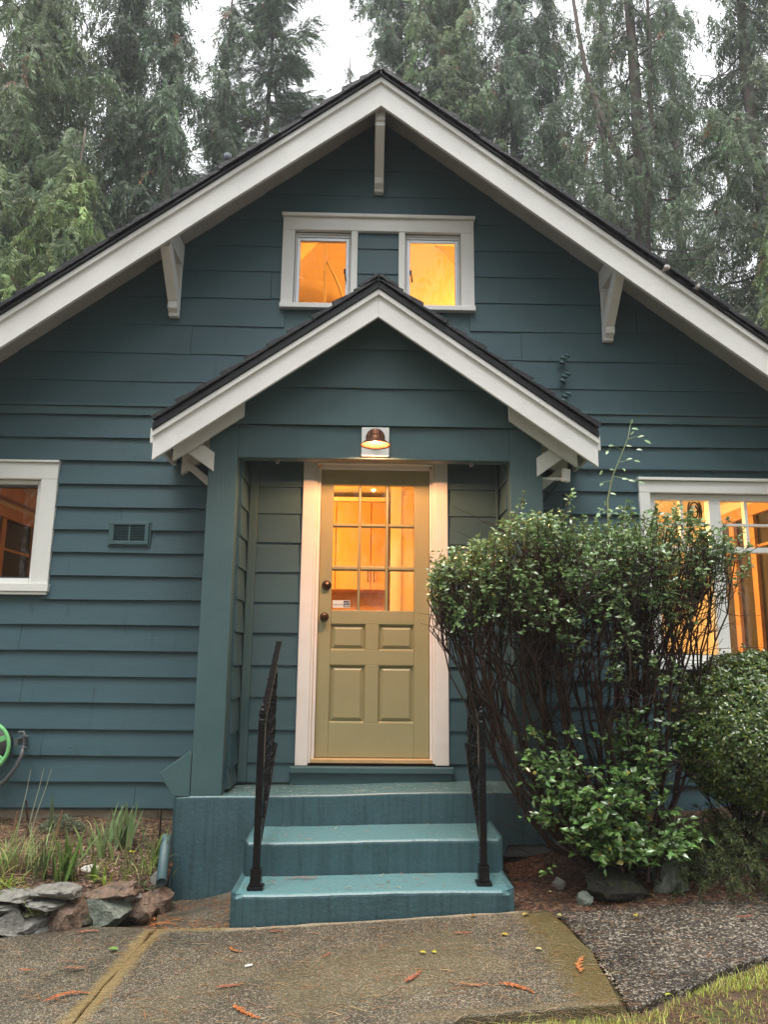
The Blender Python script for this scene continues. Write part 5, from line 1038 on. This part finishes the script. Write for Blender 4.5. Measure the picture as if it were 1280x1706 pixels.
for x0, dx in ((-2.10, .06), (-2.08, .09), (-2.16, .04)): sp_.tube([(x0, -.35, -1.15), (x0+dx*.3, -.34, -1.0), (x0+dx*.7, -.33, -.86), (x0+dx, -.33, -.74)], [.003, .003, .0025, .0015], 5)
props(sp_.build('grass_stalks', mat('pale_stalk', (.26,.30,.22), .6, .1, 10, 0), None, (-2.08, -.34, -1.1)), 'pale thin grass stalks standing up against the clapboards', 'grass')
fl_ = thing('yellow_flower', (-1.36, -.63, -1.2), 'tiny yellow flower head in the flower bed', 'flower')
MB().tube([(-1.36,-.63,-1.30),(-1.358,-.635,-1.22),(-1.352,-.64,-1.155)], .002, 5).build('stem', M_GSTEM, fl_)
for a in range(6):
    d = norm(np.array([[math.cos(a*1.05), math.sin(a*1.05)*.6-.4, .25]])); link('petal', tri_mesh('petal', *leaves(np.array([[-1.352,-.64,-1.155]]), d, np.array([.022]), .5, np.array([[.62,.58,.05]]))), M_BLADE, fl_)

# ------------------------------------------------------------------ litter, fallen sprigs, leaves, grass
def strips(P, ang, ln, wd, tints_, lift=.003, bend=.0):
    """thin flat strips lying on a surface"""
    tv = np.array([(-.5,-.5,0),(.5,-.5,0),(-.5,.5,0),(.5,.5,0),(0,-.6,.12),(0,.6,.12)]); tt_ = np.array([(0,4,5),(0,5,2),(4,1,3),(4,3,5)])
    n = len(P); ax = np.stack([np.cos(ang), np.sin(ang), rng.normal(0, .08, n)], 1); ay = np.stack([-np.sin(ang), np.cos(ang), rng.normal(0, .1, n)], 1)
    return stamp(tv, tt_, P+np.array([0, 0, lift]), ax*ln[:, None], ay*wd[:, None], np.array([[0, 0, 1.]])*(ln*.25)[:, None], tints_)
def scatter(n, poly_x, poly_y, fz): 
    x = rng.uniform(*poly_x, n); y = rng.uniform(*poly_y, n); return np.array([(a, b, fz(a, b)) for a, b in zip(x, y)])
NEED = (.30,.115,.035)
P = scatter(3600, (-3.0, 1.1), (-2.75, -1.23), lambda x, y: G(x, y)+.001); n = len(P)
a1 = strips(P, rng.normal(0, .7, n), rng.uniform(.02, .085, n), rng.uniform(.0008, .0018, n), tint(n, (.27,.185,.10), .3, .1, NEED, .28))
P = scatter(500, (-1.15, -.66), (-1.2, -.45), lambda x, y: G(x, y)-.007); n = len(P)
a2 = strips(P, rng.uniform(0, 6.28, n), rng.uniform(.015, .06, n), rng.uniform(.0012, .004, n), tint(n, (.14,.07,.04), .35, .1, NEED, .4))
P = scatter(420, (1.05, 2.6), (-2.0, -1.2), lambda x, y: G(x, y)-.010); n = len(P)
a3 = strips(P, rng.normal(0, .9, n), rng.uniform(.02, .08, n), rng.uniform(.001, .002, n), tint(n, (.24,.13,.065), .3, .1, NEED, .3))
props(link('needle_litter', tri_mesh('needle_litter', *join([a1, a2, a3])), M_LITTER, None), 'thin brown needles scattered over the wet path', 'litter', kind='stuff')
P = scatter(5200, (-3.2, -1.17), (-1.0, -.01), lambda x, y: bedz(x, y)); P = P[P[:, 1] > front_y(P[:, 0])+.05]; n = len(P)
b1 = strips(P, rng.uniform(0, 6.28, n), rng.uniform(.012, .065, n), rng.uniform(.001, .0045, n), tint(n, (.21,.115,.065), .4, .12, (.44,.31,.17), .35), .006)
P = scatter(4600, (.80, 2.5), (-1.25, -.05), bedr); n = len(P)
b2 = strips(P, rng.uniform(0, 6.28, n), rng.uniform(.015, .08, n), rng.uniform(.001, .0035, n), tint(n, (.115,.045,.026), .4, .12, (.24,.11,.05), .25), .006)
props(link('mulch', tri_mesh('mulch', *join([b1, b2])), M_LITTER, None), 'reddish brown needle mulch on the beds', 'mulch', kind='stuff')
# small pebbles in the front of the flower bed and over the rough strip
tvp = np.array([(0,0,1),(1,0,0),(0,1,0),(-1,0,0),(0,-1,0)]); ttp = np.array([(0,1,2),(0,2,3),(0,3,4),(0,4,1)])
P = scatter(900, (-1.7, -1.2), (-.85, -.35), lambda x, y: bedz(x, y)+.002); n = len(P); s = rng.uniform(.003, .008, n)
e = np.eye(3); p1_ = stamp(tvp, ttp, P, e[0]*s[:, None], e[1]*s[:, None], e[2]*(s*.6)[:, None], tint(n, (.26,.19,.16), .35, .05))
P = scatter(9000, (1.03, 3.0), (-2.15, -1.12), lambda x, y: G(x, y)-.014); inside = [(x < 1.03+.5 or True) and y > np.interp(x, [1.03, 1.17, 1.5, 1.75, 2.6, 4.2], [-2.19, -2.12, -1.94, -1.84, -1.54, -1.2])+.01 and y < np.interp(x, [1.0, 1.66, 2.5, 4.2], [-1.22, -1.14, -1.08, -.97]) for x, y, z in P]
P = P[np.array(inside)]; n = len(P); s = rng.uniform(.0025, .0075, n)
p2_ = stamp(tvp, ttp, P, e[0]*(s*rng.uniform(.8, 1.3, n))[:, None], e[1]*s[:, None], e[2]*(s*.55)[:, None], tint(n, (.13,.107,.082), .55, .05, (.34,.30,.24), .12))
props(link('pebbles', tri_mesh('pebbles', *join([p1_, p2_])), M_LITTER, None), 'small rounded pebbles set in the rough strip and the flower bed', 'pebbles', kind='stuff')
# bits on the treads
def treads(n, y0, y1, z0, k, x0=-.63, x1=.74):
    x = rng.uniform(x0, x1, n); y = y0+(y1-y0)*rng.random(n); return np.stack([x, y, z0+k*x], 1)
P = np.concatenate([treads(60, -1.15, -.86, -1.2135, .017), treads(38, -.81, -.44, -1.041, .017), treads(36, -.38, -.05, -.862, .022, -.85, .9)]); n = len(P)
c1 = strips(P, rng.normal(0, .9, n), rng.uniform(.008, .05, n), rng.uniform(.001, .004, n), tint(n, (.30,.13,.06), .4, .15, (.4,.33,.2), .25), .005)
xl = rng.uniform(-.62, -.28, 40)*.5-.12; P = np.stack([xl, rng.normal(-.92, .012, 40), -1.2135+.017*xl], 1); c2 = strips(P, rng.normal(0, .3, 40), rng.uniform(.02, .05, 40), np.full(40, .0015), tint(40, (.30,.08,.05), .2, .1), .006)
props(link('tread_litter', tri_mesh('tread_litter', *join([c1, c2])), M_LITTER, None), 'needle bits and leaf crumbs lying on the teal treads', 'litter', kind='stuff')

def sprig(x, y, ang, ln, col, label, group=None):
    n = 22; t = np.linspace(0, 1, n); bd = rng.normal(0, .25); zs = G(x, y)+.005
    cx_ = x+np.cos(ang)*ln*(t-.5)-np.sin(ang)*bd*ln*(t-.5)**2*2; cy_ = y+np.sin(ang)*ln*(t-.5)+np.cos(ang)*bd*ln*(t-.5)**2*2
    P = np.stack([cx_, cy_, np.full(n, zs)], 1); parts_ = []
    for sd_, off in ((1, .5), (-1, -.5)):
        a = np.full(n, ang)+off+rng.normal(0, .12, n); l_ = ln*.27*np.clip(1.05-t, .15, 1)**.6*np.minimum(1, .45+t*3)*rng.uniform(.5, 1.15, n); q = P+np.stack([np.cos(a)*l_*.45, np.sin(a)*l_*.45, rng.uniform(0, .004, n)], 1)
        parts_.append(strips(q, a, l_, np.full(n, ln*.014+.0008)*rng.uniform(.6, 1.4, n), tint(n, col, .18, .08), .002))
    parts_.append(strips(P, np.full(n, ang), np.full(n, ln/n*1.4), np.full(n, .0025), tint(n, (.25,.09,.03), .1, .05), .003))
    o = link('cedar_sprig', tri_mesh('cedar_sprig', *join(parts_)), M_LITTER, None, (x, y, zs)); return props(o, label, 'sprig', group or 'orange cedar sprigs shed on the path')
OR = (.44,.13,.035); RD = (.36,.12,.065)
for (x, y, a, l_, c, lb) in [(-1.25,-1.84,.45,.17,OR,'long orange cedar sprig on the slab by the stone wall'), (-1.53,-1.58,.1,.07,OR,'short orange sprig farthest left on the path'), (-1.30,-1.59,.2,.10,(.33,.16,.09),'pale tan sprig in the middle of the left slab'),
    (-.46,-2.09,-.75,.15,OR,'bright orange sprig at the near edge of the path, below the left handrail'), (-.56,-1.86,.25,.11,RD,'pinkish red sprig just behind the bright orange near one'), (-.60,-1.50,-.6,.09,(.45,.15,.03),'curled orange sprig below the left end of the bottom step'), (.22,-1.88,.95,.13,RD,'pinkish brown sprig in the middle of the path'),
    (.63,-2.02,-.62,.15,OR,'bright orange sprig on the right half of the path'), (.46,-1.99,0,.12,(.40,.19,.08),'flat tan sprig left of the bright right one'), (.48,-1.46,.05,.09,RD,'reddish sprig close below the bottom step'), (.93,-1.86,1.2,.16,(.46,.18,.06),'loose orange needle bundle on the mossy slab edge'), (-.16,-1.62,1.0,.06,(.38,.12,.05),'small rust sprig straight below the door'),
    (1.85,-1.47,.3,.10,RD,'dark red sprig on the rough strip by the lawn'), (-.42,-1.30,.0,.08,(.36,.10,.05),'rusty sprig touching the pale mortar line'), (-1.05,-1.05,.1,.13,OR,'orange sprig in the joint beside the brown stone'), (-1.42,-1.12,.1,.11,(.42,.15,.09),'pink tan sprig at the foot of the stone wall')]:
    sprig(x, y, a, l_, c, lb)
YL = (.55,.45,.06)
for (x, y, s, c, lb) in [(.29,-1.66,.035,(.60,.52,.04),'bright yellow leaf on the path, left one of a close pair'), (.335,-1.665,.03,(.55,.50,.05),'bright yellow leaf on the path, right one of a close pair'), (.81,-1.70,.038,(.60,.58,.20),'pale cream leaf near the mossy slab edge'), (.98,-1.30,.035,(.42,.40,.15),'pale leaf at the corner of the bottom step'), (1.35,-1.39,.038,YL,'yellow leaf on the rough strip below the boulder'),
    (1.18,-2.17,.035,(.50,.55,.06),'yellow green leaf at the lawn edge'), (.84,-1.27,.045,(.50,.38,.12),'tan leaf on the mortar line, right end'), (.57,-1.24,.035,(.32,.16,.06),'brown leaf on the mortar line'), (-1.22,-1.40,.055,(.20,.38,.09),'green leaf lying on the left slab'), (.66,-1.50,.038,(.46,.33,.05),'mustard leaf right of centre on the path'),
    (1.02,-.98,.03,(.62,.55,.25),'cream leaf on the mulch beside the steps')]:
    zz = G(x, y)+.008 if not (x > 1 and y > -1.2) else bedr(x, y)+.012
    a = rng.uniform(0, 6.28); d = norm(np.array([[math.cos(a), math.sin(a), .08]])); o = link('fallen_leaf', tri_mesh('fallen_leaf', *leaves(np.array([[x, y, zz]]), d, np.array([s*.95]), .75, np.array([c]), np.array([rng.normal(0, .2)]))), M_BLADE, None, (x, y, zz)); props(o, lb, 'leaf', 'fallen leaves on the ground')
props(MB().lathe([(.0001,0),(.005,0),(.005,.032),(.0001,.032)], (-.52, -1.68, G(-.52, -1.68)+.007), (.9,.35,.05), 10).build('chalk_stub', M_PAPER, None, (-.52,-1.68,-1.37)), 'tiny white stub lying on the path', 'stub')
# lawn
n = 60000; x = rng.uniform(.2, 2.5, n); y = rng.uniform(-2.75, -1.55, n)
edge = np.interp(x, [.1, .3, .4, .75, 1.02, 1.17, 1.5, 1.75, 2.6, 4.2], [-2.9, -2.32, -2.23, -2.22, -2.21, -2.15, -1.97, -1.87, -1.57, -1.2])
patch = np.sin(x*5.1+y*3.3)+np.sin(x*2.3-y*7.1+1)*.8+rng.normal(0, .5, n); bare = ((x-1.55)/.42)**2+((y+2.33)/.26)**2 < 1
k = (y < edge-.005+rng.normal(0, .012, n)) & (patch > -.55) & ~(bare & (rng.random(n) < .82)); x, y = x[k], y[k]; n = len(x)
P = np.array([(a, b, G(a, b)-.043) for a, b in zip(x, y)])
tvb = np.array([(-.5,0,0),(.5,0,0),(-.42,.12,.5),(.42,.12,.5),(0,.42,.92)]); ttb = np.array([(0,1,3),(0,3,2),(2,3,4)])
az = rng.uniform(0, 6.28, n); h = rng.uniform(.008, .030, n)*(1+.8*(rng.random(n) < .06)); wd = rng.uniform(.002, .0042, n); bendv = rng.uniform(.4, 1.7, n)
g_ = stamp(tvb, ttb, P, np.stack([np.cos(az), np.sin(az), 0*az], 1)*wd[:, None], np.stack([-np.sin(az), np.cos(az), 0*az], 1)*(h*bendv)[:, None], np.array([[0, 0, 1.]])*h[:, None], tint(n, (.42,.47,.095), .22, .08, (.52,.44,.18), .18))
P2 = scatter(2600, (1.05, 2.2), (-2.75, -1.95), lambda x, y: G(x, y)-.042); P2 = P2[P2[:, 1] < np.interp(P2[:, 0], [1.02, 1.17, 1.5, 1.75, 2.6], [-2.21, -2.15, -1.97, -1.87, -1.57])-.02]; n2 = len(P2)
g2 = strips(P2, rng.uniform(0, 6.28, n2), rng.uniform(.015, .06, n2), rng.uniform(.001, .003, n2), tint(n2, (.22,.12,.075), .35, .1), .004)
props(link('grass', tri_mesh('grass', *join([g_, g2])), M_BLADE, None), 'patchy mossy lawn at the corner of the path', 'grass', kind='stuff')

# ------------------------------------------------------------------ trees behind the house
def spray_template(nb=7, droop=.55, width=.32, fir=False, hw=.046):
    """one drooping frond, length 1 along +x: a stem and pairs of hanging branchlets"""
    V, T = [], []
    def st(a, b, w):
        a, b = np.array(a), np.array(b); d = norm(b-a); s = norm(np.cross(d, [.15, .1, 1])+rng.normal(0, .35, 3)); m = a*.5+b*.5+np.array([0, 0, .015])
        o = len(V); V.extend([a, m-s*w, m+s*w, b]); T.extend([(o, o+1, o+2), (o+1, o+3, o+2)])
    def ctr(t): return np.array([t, 0, -droop*t*t*.8])
    for i in range(2): st(ctr(i/2), ctr((i+1)/2), .014)
    for i in range(nb):
        for sd_ in (-1, 1):
            t = .04+.96*(i+.5*(sd_ > 0))/nb; l_ = width*(1.15-.6*t)*rng.uniform(.7, 1.2); a = ctr(t)
            e = a+np.array([l_*.62, sd_*l_*.62, -l_*(.75 if not fir else .12)*rng.uniform(.4, 1.6)]); st(a, e, hw*rng.uniform(.7, 1.2))
    st(ctr(.85), ctr(1.12), hw*.8)
    return np.array(V), np.array(T)
TPL = [spray_template(8, .6, .30, hw=.038), spray_template(9, .95, .26, hw=.036), spray_template(8, .4, .34, hw=.038), spray_template(9, 1.2, .23, hw=.036)]
TPF = [spray_template(9, .15, .24, True, .034), spray_template(9, .3, .27, True, .036)]
def tree(name, x, y, H, rad, zlo, zhi, nl, nsp, size, col, label, trunk_r=.28, fir=False, fork=None, prof=1.0, lean=(0, 0), zb=-1.4, up_=.12, sag=.30, gap=0.0, tvar=.22, bias=None):
    t = thing(name, (x, y, zb), label, 'tree', 'conifers behind the cottage'); rad *= 1.12; nsp *= 1.35; size *= .94
    hh = np.linspace(zb, zb+H, 14); tp = np.stack([x+lean[0]*(hh-zb)/H+.05*np.sin(hh*.6+x), y+lean[1]*(hh-zb)/H+.04*np.sin(hh*.5+1), hh], 1)
    tr = MB().tube([tuple(p) for p in tp], [trunk_r*max(1-(i/13)**1.1, .03)+.015 for i in range(14)], 10); 
    if fork:
        for (h0, ex, ey, ez, r0) in fork:
            px, py = np.interp(h0, hh, tp[:, 0]), np.interp(h0, hh, tp[:, 1]); c = curve((px, py, h0), (ex, ey, ez), ((ex-px)*.35, 0, -.2), 9, .02); tr.tube([tuple(p) for p in c], list(np.linspace(r0, r0*.35, 9)), 8)
    tr.build('trunk', M_BARK, t, smooth=True)
    tb = Tubes(); P, A, S, RL = [], [], [], []
    for i in range(nl):
        f = (i+rng.random())/nl; z = zlo+(zhi-zlo)*f; rel = (z-zb)/H; L_ = rad*max(1-rel, .06)**prof*rng.uniform(.65, 1.1)/max(1-(zlo-zb)/H, .1)**prof
        if rng.random() < gap: continue
        az = rng.uniform(0, 2*np.pi) if not bias or rng.random() > bias[1] else rng.normal(bias[0], .9)
        px, py = np.interp(z, hh, tp[:, 0]), np.interp(z, hh, tp[:, 1]); d = np.array([math.cos(az), math.sin(az), 0]); tt_ = np.linspace(0, 1, 8)[:, None]
        pts = np.array([px, py, z])+d*L_*tt_+np.array([0, 0, 1.])*L_*(up_*tt_-sag*2.2*tt_*(1-tt_)-sag*.5*tt_**2+.18*np.maximum(tt_-.6, 0)); pts[1:] += rng.normal(0, .03, (7, 3))
        tb.add(pts, .012+.012*L_, .005, 5)
        ns = max(3, int(nsp*L_/rad)); tf = .06+.94*rng.random(ns)**.8; base_ = np.stack([np.interp(tf, tt_[:, 0], pts[:, q]) for q in range(3)], 1)
        sidea = az+rng.choice([-1, 1], ns)*rng.uniform(.2, 1.25, ns); sd_ = np.stack([np.cos(sidea), np.sin(sidea), np.zeros(ns)], 1)
        out = rng.random(ns)*L_*.30*(1.15-tf); pos = base_+sd_*out[:, None]+np.array([0, 0, -1.])*(out*.25)[:, None]
        for q in range(0, ns, 3): tb.add(np.stack([base_[q], (base_[q]+pos[q])/2+np.array([0, 0, .02]), pos[q]]), .007, .003, 3)
        down = rng.uniform(.15, 1.5, ns) if not fir else rng.uniform(-.15, .5, ns)
        P.append(pos); A.append(norm(sd_*.8+d*.5*rng.random((ns, 1))+np.array([0, 0, -1.])*down[:, None])); S.append(size*rng.uniform(.55, 1.25, ns)); RL.append(np.full(ns, math.exp(rng.normal(0, .22))))
    ni = int(nl*nsp*.16); zi = zlo+(zhi-zlo)*rng.random(ni); ai = rng.uniform(0, 6.2832, ni); ri = rad*np.clip(1-(zi-zb)/H, .06, 1)**prof*rng.uniform(.12, .5, ni)
    P.append(np.stack([np.interp(zi, hh, tp[:, 0])+np.cos(ai)*ri, np.interp(zi, hh, tp[:, 1])+np.sin(ai)*ri, zi], 1)); A.append(norm(np.stack([np.cos(ai), np.sin(ai), -rng.uniform(.4, 2.2, ni)], 1))); S.append(size*rng.uniform(.6, 1.2, ni)); RL.append(np.full(ni, .8))
    P, A, S, RL = map(np.concatenate, (P, A, S, RL)); 
    rel = P-np.array([0, -5.331, 0]); u_, v_, w_ = rel @ np.array(rt2), rel @ np.array(up2), rel @ np.array(fwd); px_ = 640+1240*u_/w_; py_ = 853-1240*v_/w_
    k = (px_ > -230) & (px_ < 1510) & (py_ > -300) & (py_ < 120+.63*np.abs(px_-633)+170)       # nothing grows where the roof or the frame's far outside would hide it
    P, A, S, RL = P[k], A[k], S[k], RL[k]; n = len(P); parts_ = []
    tpl = TPF if fir else TPL; pick = rng.integers(0, len(tpl), n); tn = tint(n, col, tvar, .06, (.22,.10,.045), .008)*RL[:, None]
    for q in range(len(tpl)):
        k = pick == q; ay, az_ = frames(A[k], rng.normal(0, .45, k.sum())); parts_.append(stamp(tpl[q][0], tpl[q][1], P[k], A[k]*S[k][:, None], ay*S[k][:, None], az_*S[k][:, None], tn[k]))
    props(link('limbs', tb.mesh('limbs'), M_BARK, t), kind='stuff')
    props(link('crown', tri_mesh('crown', *join(parts_)), M_NEEDLE, t), kind='stuff')
    global NTRI; NTRI += sum(len(q[1]) for q in parts_)
NTRI = 0
CG, CY, CD, CB = (.088,.115,.062), (.155,.195,.060), (.062,.085,.055), (.075,.110,.075)
CG, CY, CD, CB = (.16,.215,.105), (.19,.255,.095), (.115,.160,.085), (.125,.18,.105)
tree('cedar', -7.3, 9.0, 20, 3.0, 3.6, 16.0, 100, 58, .60, CG, 'nearest drooping cedar at the far left behind the roof', .26, fork=[(8.0,-8.6,8.6,13.5,.08)])
tree('cedar', -6.2, 11.2, 23, 3.0, 5.0, 18.5, 96, 56, .64, CD, 'darker drooping cedar second from the left', .26)
tree('cedar', -4.75, 10.0, 19, 2.1, 4.6, 17.0, 90, 42, .56, CB, 'cedar next to the sky gap, its tips hanging over the gap', .20)
tree('cedar', -5.7, 7.8, 11.5, 2.5, 2.4, 9.4, 80, 46, .50, CY, 'low yellow green young cedar right above the left roof edge', .14)
tree('cedar', -3.9, 9.3, 10.4, 1.35, 5.2, 8.9, 46, 34, .45, CG, 'small cedar behind the vent pipe', .11)
tree('cedar', -8.9, 11.5, 23, 2.8, 5.0, 17.0, 66, 48, .66, CB, 'cedar behind the nearest one at the far left', .26)
tree('fir', -3.12, 14.0, 24.0, 1.75, 11.9, 22.9, 100, 66, .46, CB, 'slim fir standing alone in the sky gap', .15, fir=True, prof=.55, up_=.16, sag=.16)
tree('fir', -4.35, 14.5, 18.3, 1.75, 8.0, 16.2, 64, 46, .46, CD, 'dark shorter fir left of the slim one', .15, fir=True, prof=.7)
tree('fir', -.80, 17.0, 21.6, .55, 16.0, 20.0, 30, 14, .30, CB, 'tiny fir top just clearing the left roof slope near the ridge', .06, fir=True)
tree('cedar', 1.95, 13.0, 25, 2.6, 8.6, 20.6, 110, 50, .58, CG, 'tall cedar right of the ridge', .24)
tree('cedar', 4.05, 13.6, 26, 2.6, 8.0, 21.0, 104, 50, .58, CB, 'tall cedar in the middle of the right hand trees', .24)
tree('cedar', 6.34, 10.4, 25, 2.9, 4.6, 17.6, 88, 42, .48, CD, 'cedar with a forked bare trunk above the right roof slope', .27, fork=[(10.6, 4.9, 10.2, 18.0, .085), (9.0, 6.75, 10.3, 17.0, .09), (11.4, 5.4, 10.3, 13.2, .06)], gap=.20)
tree('cedar', 5.35, 14.4, 25, 2.4, 8.0, 20.5, 78, 44, .56, CD, 'cedar filling in left of the forked trunk', .22)
tree('cedar', .80, 14.5, 30, 1.45, 11.0, 21.5, 84, 46, .50, CB, 'cedar behind the tall one right of the ridge, its tips hanging into the sky gap', .16, prof=.3)
tree('cedar', 3.1, 17.0, 28, 2.6, 10.5, 23.0, 70, 44, .60, CD, 'cedar between and behind the two tall right hand ones', .22)
tree('cedar', 9.6, 15.5, 27, 2.8, 8.0, 21.5, 70, 44, .60, CB, 'cedar behind the dense dark one at the right edge', .22)
tree('cedar', -3.95, 12.2, 21, 1.7, 7.0, 17.2, 56, 36, .54, CB, 'cedar closing the space left of the slim fir', .16)
tree('cedar', 7.2, 15.0, 25, 2.6, 8.0, 21.5, 66, 40, .54, CG, 'cedar far behind the forked trunk', .22, gap=.12)
tree('cedar', 8.75, 9.6, 23, 2.7, 4.0, 17.0, 92, 50, .52, CD, 'dense dark cedar at the far right edge', .28)
tree('cedar', 8.1, 7.6, 11.5, 1.65, 2.6, 10.4, 66, 42, .42, CY, 'nearest yellow green cedar low at the right edge', .12)
# the wood on the camera's side of the yard, seen only as reflections in the panes
tbk = MB(); parts_ = []
for i in range(13):
    bx_, by_ = -26+4.3*i+rng.normal(0, .8), -17.5+rng.normal(0, 1.8)-.012*(i-6)**2*-8; H_ = rng.uniform(15, 20)
    tbk.tube([(bx_, by_, -1.5), (bx_+.1, by_, H_*.5), (bx_, by_, H_-1.5)], [.32, .2, .03], 8)
    n = 330; zz = rng.uniform(.10, 1, n); ai = rng.uniform(0, 6.2832, n); ri = 3.0*(1.02-zz)**.7*np.sqrt(rng.random(n)); d = np.stack([np.cos(ai), np.sin(ai), -rng.uniform(.2, 1.2, n)], 1)
    A_ = norm(d); ay, az_ = frames(A_, rng.normal(0, .5, n)); sz_ = rng.uniform(1.2, 2.2, n)[:, None]
    parts_.append(stamp(TPL[i % 4][0], TPL[i % 4][1], np.stack([bx_+np.cos(ai)*ri, by_+np.sin(ai)*ri, -1.5+zz*H_], 1), A_*sz_, ay*sz_, az_*sz_, tint(n, CG, .25, .06)))
tl = link('treeline', tri_mesh('treeline', *join(parts_)), M_NEEDLE); props(tl, 'wood of conifers across the yard mirrored in the window panes', 'treeline', kind='stuff')
props(tbk.build('treeline_trunks', M_BARK, tl), kind='stuff')
print('tree tris', NTRI)

# ------------------------------------------------------------------ rain haze
hz = bpy.data.materials.new('rain_haze'); hz.use_nodes = True; t_ = hz.node_tree; t_.nodes.clear()
pv = nn(t_, 'ShaderNodeVolumePrincipled'); pv.inputs['Color'].default_value = (.93, .95, 1, 1); pv.inputs['Density'].default_value = .0018; pv.inputs['Anisotropy'].default_value = .2
ho = nn(t_, 'ShaderNodeOutputMaterial'); t_.links.new(pv.outputs[0], ho.inputs['Volume'])
HB = MB().box(-42, 42, -42, 42, -4.0, 26.0)
props(HB.build('haze', hz), 'thin rainy haze over the yard', 'haze', kind='stuff')
